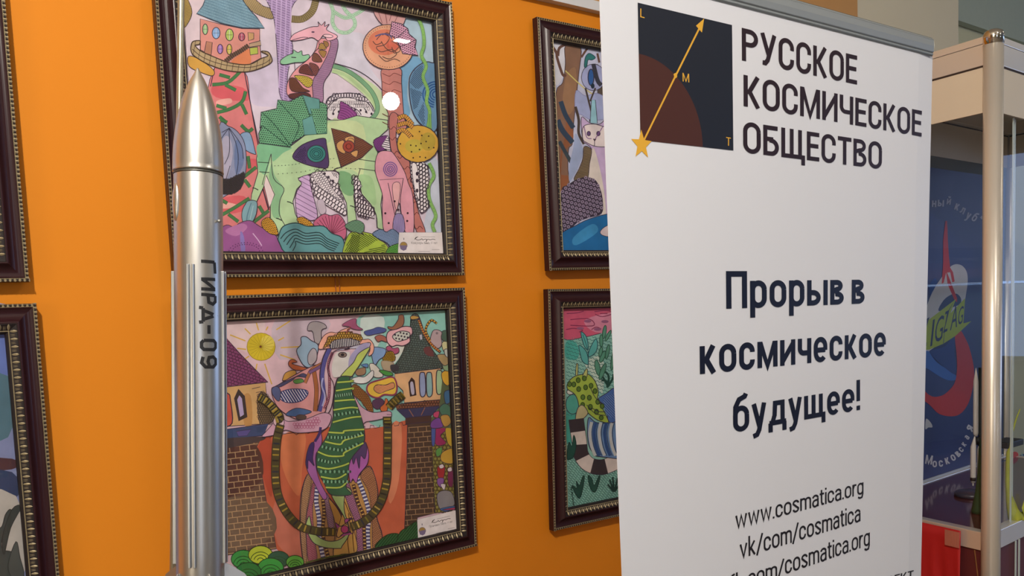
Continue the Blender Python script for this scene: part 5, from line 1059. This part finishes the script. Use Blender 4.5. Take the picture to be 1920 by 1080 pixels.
# sliding glass door edges seen in the long side
for k_, xx in enumerate((1907.5, 1914)):
    s_ = RF.hit(xx, 600)[0]; mb = MB(); wallbox(mb, CC+LD*(.014+k_*.006), RD, s_, s_+.004, Z3_, Z2_, .004, LD); mb.build('glass_door_edge', mat('glass_edge', '#c3cfcb', .3), case)
    mb = MB(); wallbox(mb, CC+LD*(-.002), RD, s_, s_+.004, .09, Z4_, .004, LD); mb.build('glass_door_edge', mat('glass_edge'), case)
# back panel, floor, top, glass shelf
mb = MB(); wallbox(mb, CC+LD*(DEP-.004), RD, PR, LEN-PR, Z3_-.02, ZT-.05, .006, -LD); mb.build('back_panel', mat('case_back', '#5b5d52', .7, noise=.06), case)
def plate(name, z0, z1, m, ins=.012):
    q_ = [CC+(LD+RD)*ins, CC+LD*(DEP-ins)+RD*ins, CC+LD*(DEP-ins)+RD*(LEN-ins), CC+RD*(LEN-ins)+LD*ins]
    mb = MB(); mb.prism([(*(v_+O).xy, z0) for v_ in q_], (0, 0, z1-z0)); return mb.build(name, m, case)
ZF = Z3_-.002
plate('case_floor', ZF-.012, ZF, mat('case_floor_red', '#4d2227', .10, noise=.04, spec=.8)); plate('case_top', ZT-.03, ZT-.019, PANEL)
ZS = LF.hit(1790, 533)[1]; plate('glass_shelf', ZS-.003, ZS+.003, glass_mat('shelf_glass', (.92, .94, .94), .10, .7), .03)
# blue flag poster hung on the back panel
bo = CC+LD*(DEP-.016); PP = Plane((bo.x, bo.y, 0), RD, (0, 0, 1))
def pu(x, y): return PP.uv(x, y)
pt = pu(1800, 322)[1]; pb = pu(1780, 884)[1]; ur = pu(1990, 600)[0]
pos = empty('poster', mw=PP.mw()); tag(pos, 'dark blue poster with white loop, red swoosh and yellow-green lettering inside the showcase', 'poster')
mb = MB(); mb.box((.03, pb, -.001), (min(ur, LEN-.05), pt, .0)); mb.build('poster_sheet', mat('poster_blue', '#1b2560', .5, noise=.08, nscale=8), pos)
mb = MB(); mb.box((.03, pb-.028, -.003), (min(ur, LEN-.05), pb, .004)); bevel(mb.build('poster_rail', mat('poster_rail', '#a9a7a8', .4, .2), pos), .002)
c = Art(PP, .0006, .00001)
c.f('#1e3f80', '14 225,200 270,150 280,260 235,280', None); c.f('#3a62ae', '14 200,560 225,645 280,720 400,802 398,838 330,832 215,762 120,700', None)
c.f('#b7b6bf', '14 160,520 225,290 300,155 345,105 372,68 410,55 450,68 478,110 484,175 472,260 455,370 448,462 400,520 370,500 330,600 200,640', None)
c.f('#2b3566', '14 288,372 320,300 370,262 410,255 438,285 435,320 400,340', None, 1); c.f('#26305f', '14 225,640 300,590 400,520 400,800 280,720', None, 1, 0)
c.f('#2b3d7c', '14 330,610 400,525 395,640 402,790 350,770 260,690 230,640', None)
c.f('#b22f30', '13 333,772 345,770 350,900 357,1010 365,1085 | 14 385,110 396,172 380,178 366,110 345,112 412,285 412,312 396,300 348,190 338,112 322,180 308,188 316,85 | 13 318,1050 318,900', None, 1, 0)
c.f('#b03234', '14 398,530 432,500 470,560 495,620 520,720 528,800 520,880 490,990 440,1060 380,1082 290,1065 215,995 60,880 60,760 215,932 300,945 360,905 398,850 412,760 408,660', None)
c.f('#97a832', '14 120,470 228,425 405,290 368,385 466,285 455,455 508,440 400,540 320,592 225,632 120,640', None, 1, 0)
c.f('#26305f', '14 352,380 395,300 345,382 330,490 322,590 318,590 330,470', None, 1, 0)
def slant(ch, x, y, h, wdt, sk=.35):
    vs_, fs_, bb_ = glyphs(ch); c.z += c.step; k_ = len(c.mb.v); sc_ = h/(bb_[3]-bb_[2])
    for a__, b__ in vs_:
        fx = (a__-bb_[0])/(bb_[1]-bb_[0])*wdt; fy = (b__-bb_[2])*sc_; c.mb.v.append((*c.p.uv(x+fx+fy*sk*.3, y-fy-fx*.55, .0006), c.z))
    for f_ in fs_: c.mb.f.append(tuple(i+k_ for i in f_)); c.mb.mi.append(0); c.mb.c.append(lin('#262f55'))
slant('Z', 1722, 657, 54, 15); slant('I', 1744, 650, 50, 3.6); slant('G', 1751, 645, 48, 15); slant('Z', 1768, 625, 40, 8); slant('A', 1781, 620, 44, 13); slant('G', 1795, 611, 34, 9)
def mark(ch, x, y, h, rot, col):
    p = c.p; o = Vector((*p.uv(x, y, c.l0), 0)); e = Vector((*p.uv(x+cos(rot), y+sin(rot), c.l0), 0))-o; u = Vector((*p.uv(x+sin(rot), y-cos(rot), c.l0), 0))-o
    w_, sts = LET(ch, .165); hs = h/(1.0 if ch in 'Мй' else .75)
    for s_ in sts:
        L_, R_ = offset_strip(s_, .165); c.z += c.step*.25; k_ = len(c.mb.v)
        for l_, r2 in zip(L_, R_):
            for g in (l_, r2): q_ = o+e*(g[0]-w_/2)*hs+u*(g[1]-.37)*hs; c.mb.v.append((q_.x, q_.y, c.z))
        for i in range(len(L_)-1): c.mb.f.append((k_+2*i, k_+2*i+1, k_+2*i+3, k_+2*i+2)); c.mb.mi.append(0); c.mb.c.append(lin(col))
for ch, x, y, r_ in (('н', 1751.5, 382, .05), ('ы', 1764, 381, .08), ('й', 1779, 378, .15), ('к', 1794.5, 388, .35), ('л', 1805, 395, .42), ('у', 1815.5, 405, .5), ('б', 1827, 409, .62), ('"', 1835.5, 414, .7)):
    mark(ch, x, y, 15 if ch in 'й' else 12.5, r_, '#b4b2c4')
for ch, x, y, r_, h_ in (('М', 1741.5, 864, .15, 17), ('о', 1752.5, 870, 0, 12), ('с', 1764, 869, -.1, 12), ('к', 1776, 864, -.3, 12.5), ('о', 1787, 858, -.5, 12), ('в', 1796, 851, -.75, 11.5), ('с', 1802, 843, -.85, 10), ('к', 1807.5, 833, -.9, 9), ('а', 1813, 820, -.95, 9), ('я', 1819, 803, -1.0, 14)):
    mark(ch, x, y, h_, r_, '#cac8d2')
c.f('#b9b8c0', '15 190,85 220,110 230,138 205,140 185,150', None)
c.mb.build('poster_print', paint_mat('poster_print', .5, .05, 8), pos)
# second poster low at the right, seen through the long glass side
def place_on(x, y, z): r_ = ray(x, y); t_ = (z-CAM.z)/r_.z; return CAM+r_*t_
P2 = Plane(tuple((CC+LD*(DEP-.06)+RD*0))[:2]+(0,), RD, (0, 0, 1))
u0, v0 = P2.uv(1874, 928); u1, v1 = P2.uv(1950, 852)
ps2 = empty('poster', mw=P2.mw()); tag(ps2, 'small blue poster with a red patch, low in the showcase right of the post', 'poster')
mb = MB(); mb.box((u0, ZF+.0005, -.004), (u1+.12, v1, 0)); mb.build('poster_sheet', mat('poster_teal_blue', '#23497f', .5, noise=.08), ps2)
c = Art(P2, .0006, .00001)
c.f('#c04038', '15 740,300 770,300 775,340 760,380 765,440 735,460 715,440 740,380', None); c.f('#d9d6d4', '15 735,340 750,335 765,380 750,420 735,400 730,370', None)
c.f('#c23a34', '15 760,560 800,500 860,510 900,560 900,600 730,600', None); c.f('#c8b69a', '15 725,610 790,590 900,610 900,680 730,670', None)
for t_ in ('15 797,300 800,380 780,470 775,510', '15 800,380 800,510'): c.l('#a4c8c0', t_, 1.6)
c.mb.build('poster_print', paint_mat('poster_print'), ps2)
# white model rocket on a dark stand
rb_ = place_on(1822, 930, ZF); sp = rb_
SM = VP_(sp, flat(RIGHT)); sc_ = ((sp-CAM).dot(FWD))/F_PX
def zh(y): return SM.hit(1825, y)[1]
rk = empty('toy_rocket', (sp.x, sp.y, ZF)); tag(rk, 'small white booster rocket model on a dark round stand, inside the showcase', 'model rocket')
Wt = mat('white_plastic', '#cfc6c0', .45, noise=.03); Bk = mat('black_plastic', '#17161a', .5)
rr_ = flat(RIGHT)
def loc3(px_, y): return Vector((rr_.x*(px_-1822)*sc_, rr_.y*(px_-1822)*sc_, zh(y)-ZF))
mb = MB(); mb.lathe([(30*sc_, .0005), (30*sc_, .010), (27*sc_, .014)], 32); mb.build('stand', mat('stand_plastic', '#3a3a48', .3), rk, True)
mb = MB(); mb.tube([loc3(1829, 690), loc3(1829, 700), loc3(1829, 715), loc3(1829, 812), loc3(1829, 818)], [.3*sc_, 2*sc_, 4.4*sc_, 4.6*sc_, 3*sc_], 18); mb.build('body', Wt, rk, True)
mb = MB(); mb.tube([loc3(1837, 690), loc3(1837, 940)], 3.2*sc_, 12); mb.tube([loc3(1837, 940), loc3(1830, 950)], 3*sc_, 10); mb.build('support', Bk, rk, True)
mb = MB(); mb.tube([loc3(1827.5, 817), loc3(1826, 828), loc3(1824.5, 838), loc3(1824.5, 894), loc3(1824.5, 905)], [.8*sc_, 3*sc_, 4.9*sc_, 4.9*sc_, 3.6*sc_], 18); mb.tube([loc3(1824.5, 905), loc3(1824.5, 911)], 1.4*sc_, 10); mb.build('booster', Wt, rk, True)
mb = MB(); mb.tube([loc3(1834.5, 836), loc3(1834.5, 842), loc3(1834.5, 905)], [.6*sc_, 2.8*sc_, 3*sc_], 14); mb.build('booster', Wt, rk, True)
mb = MB(); mb.tube([loc3(1824.5, 895), loc3(1824.5, 901)], 5.3*sc_, 16); mb.build('band', Bk, rk, True); mb = MB(); mb.tube([loc3(1832, 820), loc3(1832, 834)], 4.2*sc_, 12); mb.build('band', Bk, rk, True)
# dark green pointed figure at the foot of the post
gp = place_on(1838, 962, ZF); s2 = ((gp-CAM).dot(FWD))/F_PX
mb = MB(); mb.lathe([(15*s2, .0005), (15*s2, .01), (9*s2, .06), (5*s2, .12), (3.2*s2, .19), (.8*s2, .22)], 18); o = mb.build('green_cone', mat('green_felt', '#26401f', .8, noise=.15), None, True); o.location = (gp.x, gp.y, ZF); tag(o, 'dark green tapering figure beside the small white rocket in the showcase', 'figurine')
# yellow-green tapering rocket figure with a lumpy foot
yp = place_on(1902, 975, ZF); s3 = ((yp-CAM).dot(FWD))/F_PX; SM3 = VP_(yp, rr_)
def l3(px_, y): return Vector((rr_.x*(px_-1902)*s3, rr_.y*(px_-1902)*s3, SM3.hit(1902, y)[1]-ZF))
fig = empty('paper_rocket', (yp.x, yp.y, ZF)); tag(fig, 'yellow-green crumpled stalk figure standing behind the long glass side of the showcase', 'figurine')
YG = mat('lime_paper', '#a5aa3c', .7, noise=.22, nscale=60, bump=.6)
mb = MB(); mb.tube([l3(1906, 978), l3(1904, 970), l3(1898, 955), l3(1892, 930), l3(1889, 900), l3(1890, 870), l3(1892, 848), l3(1894, 838), l3(1897, 810), l3(1904, 785), l3(1911, 767)], [9*s3, 13*s3, 9.5*s3, 6*s3, 4.4*s3, 4.8*s3, 5.4*s3, 2.6*s3, 1.7*s3, 1.5*s3, 1*s3], 14); mb.build('stalk', YG, fig, True)
mb = MB(); mb.tube([l3(1893, 962), l3(1902, 972), l3(1914, 970), l3(1922, 955), l3(1926, 930)], [5*s3, 8*s3, 9*s3, 6*s3, 3*s3], 12); mb.build('foot', YG, fig, True)
# small device with a blue light on a narrow ledge
dp = VP_(CC+LD*.05, RD).hit(1881, 832); dv = CC+LD*.05+RD*dp[0]; dz = dp[1]
dev = empty('router', (dv.x, dv.y, dz)); tag(dev, 'small black device with a glowing blue light, behind the glass right of the post', 'device')
mb = MB(); mb.box((-.012, -.02, -.012), (.085, .03, .006)); bevel(mb.build('housing', Bk, dev), .003)
mb = MB(); mb.lathe([(.0045, 0), (.004, .002)], 14, 0, Matrix.Translation((0.0, -.0205, -.003)) @ Matrix.Rotation(pi/2, 4, 'X')); mb.lathe([(.002, 0), (.002, .002)], 10, 0, Matrix.Translation((-.003, -.0205, -.0066)) @ Matrix.Rotation(pi/2, 4, 'X')); o = mb.build('indicator_light', mat('blue_led', '#2440ff', .4, emit=6.), dev); o['label'] = 'glowing blue light'
# red cloth taped to the end of the case, and its tape
N1 = RD*-1
cl = empty('red_cloth', (CC.x, CC.y, 0)); tag(cl, 'red cloth hanging over the lower rail at the end of the showcase', 'cloth')
sA = LF.hit(1803.5, 1010)[0]; sB = DEP-.03
mb = MB(); nu, nv = 40, 24; ztop = Z3_-.006; vs = []
for j in range(nv+1):
    for i in range(nu+1):
        s_ = sA+(sB-sA)*i/nu; z_ = ztop-(ztop-.12)*j/nv; off = .004+.010*(j/nv)**.6*(.5+.5*sin(i*.55+1.2*sin(j*.25)))+.004*sin(i*1.3+j*.4)*min(1, j/4)**2*.5+.001
        v_ = CC+LD*s_+N1*(off+.003)+O; vs.append((v_.x, v_.y, z_))
fs = [(j*(nu+1)+i, j*(nu+1)+i+1, (j+1)*(nu+1)+i+1, (j+1)*(nu+1)+i) for j in range(nv) for i in range(nu)]
mb.quads(vs, fs); o = mb.build('cloth', mat('red_cloth', '#b0181c', .55, noise=.1, nscale=12), cl, True); so_ = o.modifiers.new('solid', 'SOLIDIFY'); so_.thickness = .0012
tA, tB = LF.hit(1804.5, 1000)[0], LF.hit(1777, 1000)[0]; tz1 = LF.hit(1790, 993)[1]; tz0 = LF.hit(1790, 1022)[1]
tp = MB()
for k_ in range(9):
    a0 = tA+(tB-tA)*k_/9; wallbox(tp, CC+N1*.0185, LD, a0, a0+(tB-tA)/9*.62, tz0, tz1, .0006, N1)
wallbox(tp, CC+N1*.0180, LD, tA, tB, tz0, tz1, .0005, N1)
o = tp.build('tape', mat('reinforced_tape', '#b06a58', .5, noise=.05), cl); o['label'] = 'ribbed translucent tape strip'
# thin cord hanging on the plinth panel
cA = LF.hit(1828, 1030); cB = LF.hit(1834, 1090)
mb = MB(); mb.tube([(*(CC+LD*cA[0]+N1*.002).xy, cA[1]-.002), (*(CC+LD*cB[0]+N1*-.002).xy, cB[1])], .0016, 8); tag(mb.build('cord', mat('brown_cord', '#8a5a30', .6)), 'thin brown cord hanging below the lower rail of the showcase', 'cord')
# ------------------------------------------------------------------ lamps whose reflections show in the glass
def mirror_spot(plane, x, y, dist, lift=0.):
    d_ = ray(x, y); p_ = plane.at(x, y, lift); n_ = plane.n; r_ = d_-n_*2*d_.dot(n_); return p_+r_*dist
f1 = QUADS['1']; FP1 = Plane((f1[0][0], f1[0][1], f1[0][2]+1.5), f1[1], f1[2])
LP = mirror_spot(FP1, 733, 190, 3.6, -.0066)
lamp = empty('globe_lamp', tuple(LP)); tag(lamp, 'round glowing ceiling globe mirrored in the glass of the giraffe dragon drawing', 'lamp')
mb = MB(); rad = 15.5*5.6/F_PX
mb.lathe([(rad*sin(pi*i/12), rad*-cos(pi*i/12)) for i in range(1, 12)], 24); mb.build('globe', mat('lamp_glow', '#fff4e6', .4, emit=60.), lamp, True)
mb = MB(); mb.tube([(0, 0, rad*.9), (0, 0, 3.35-LP.z)], .006, 8); mb.build('stem', mat('dull_steel'), lamp)
cl2 = MB(); cl2.box((3.25, -1.84, 3.342), (3.35, -1.79, 3.3495)); o = cl2.build('ceiling_light', mat('lamp_glow')); tag(o, 'small square ceiling light mirrored as a short streak in the upper drawing', 'lamp')
bpy.data.objects.remove(_to)
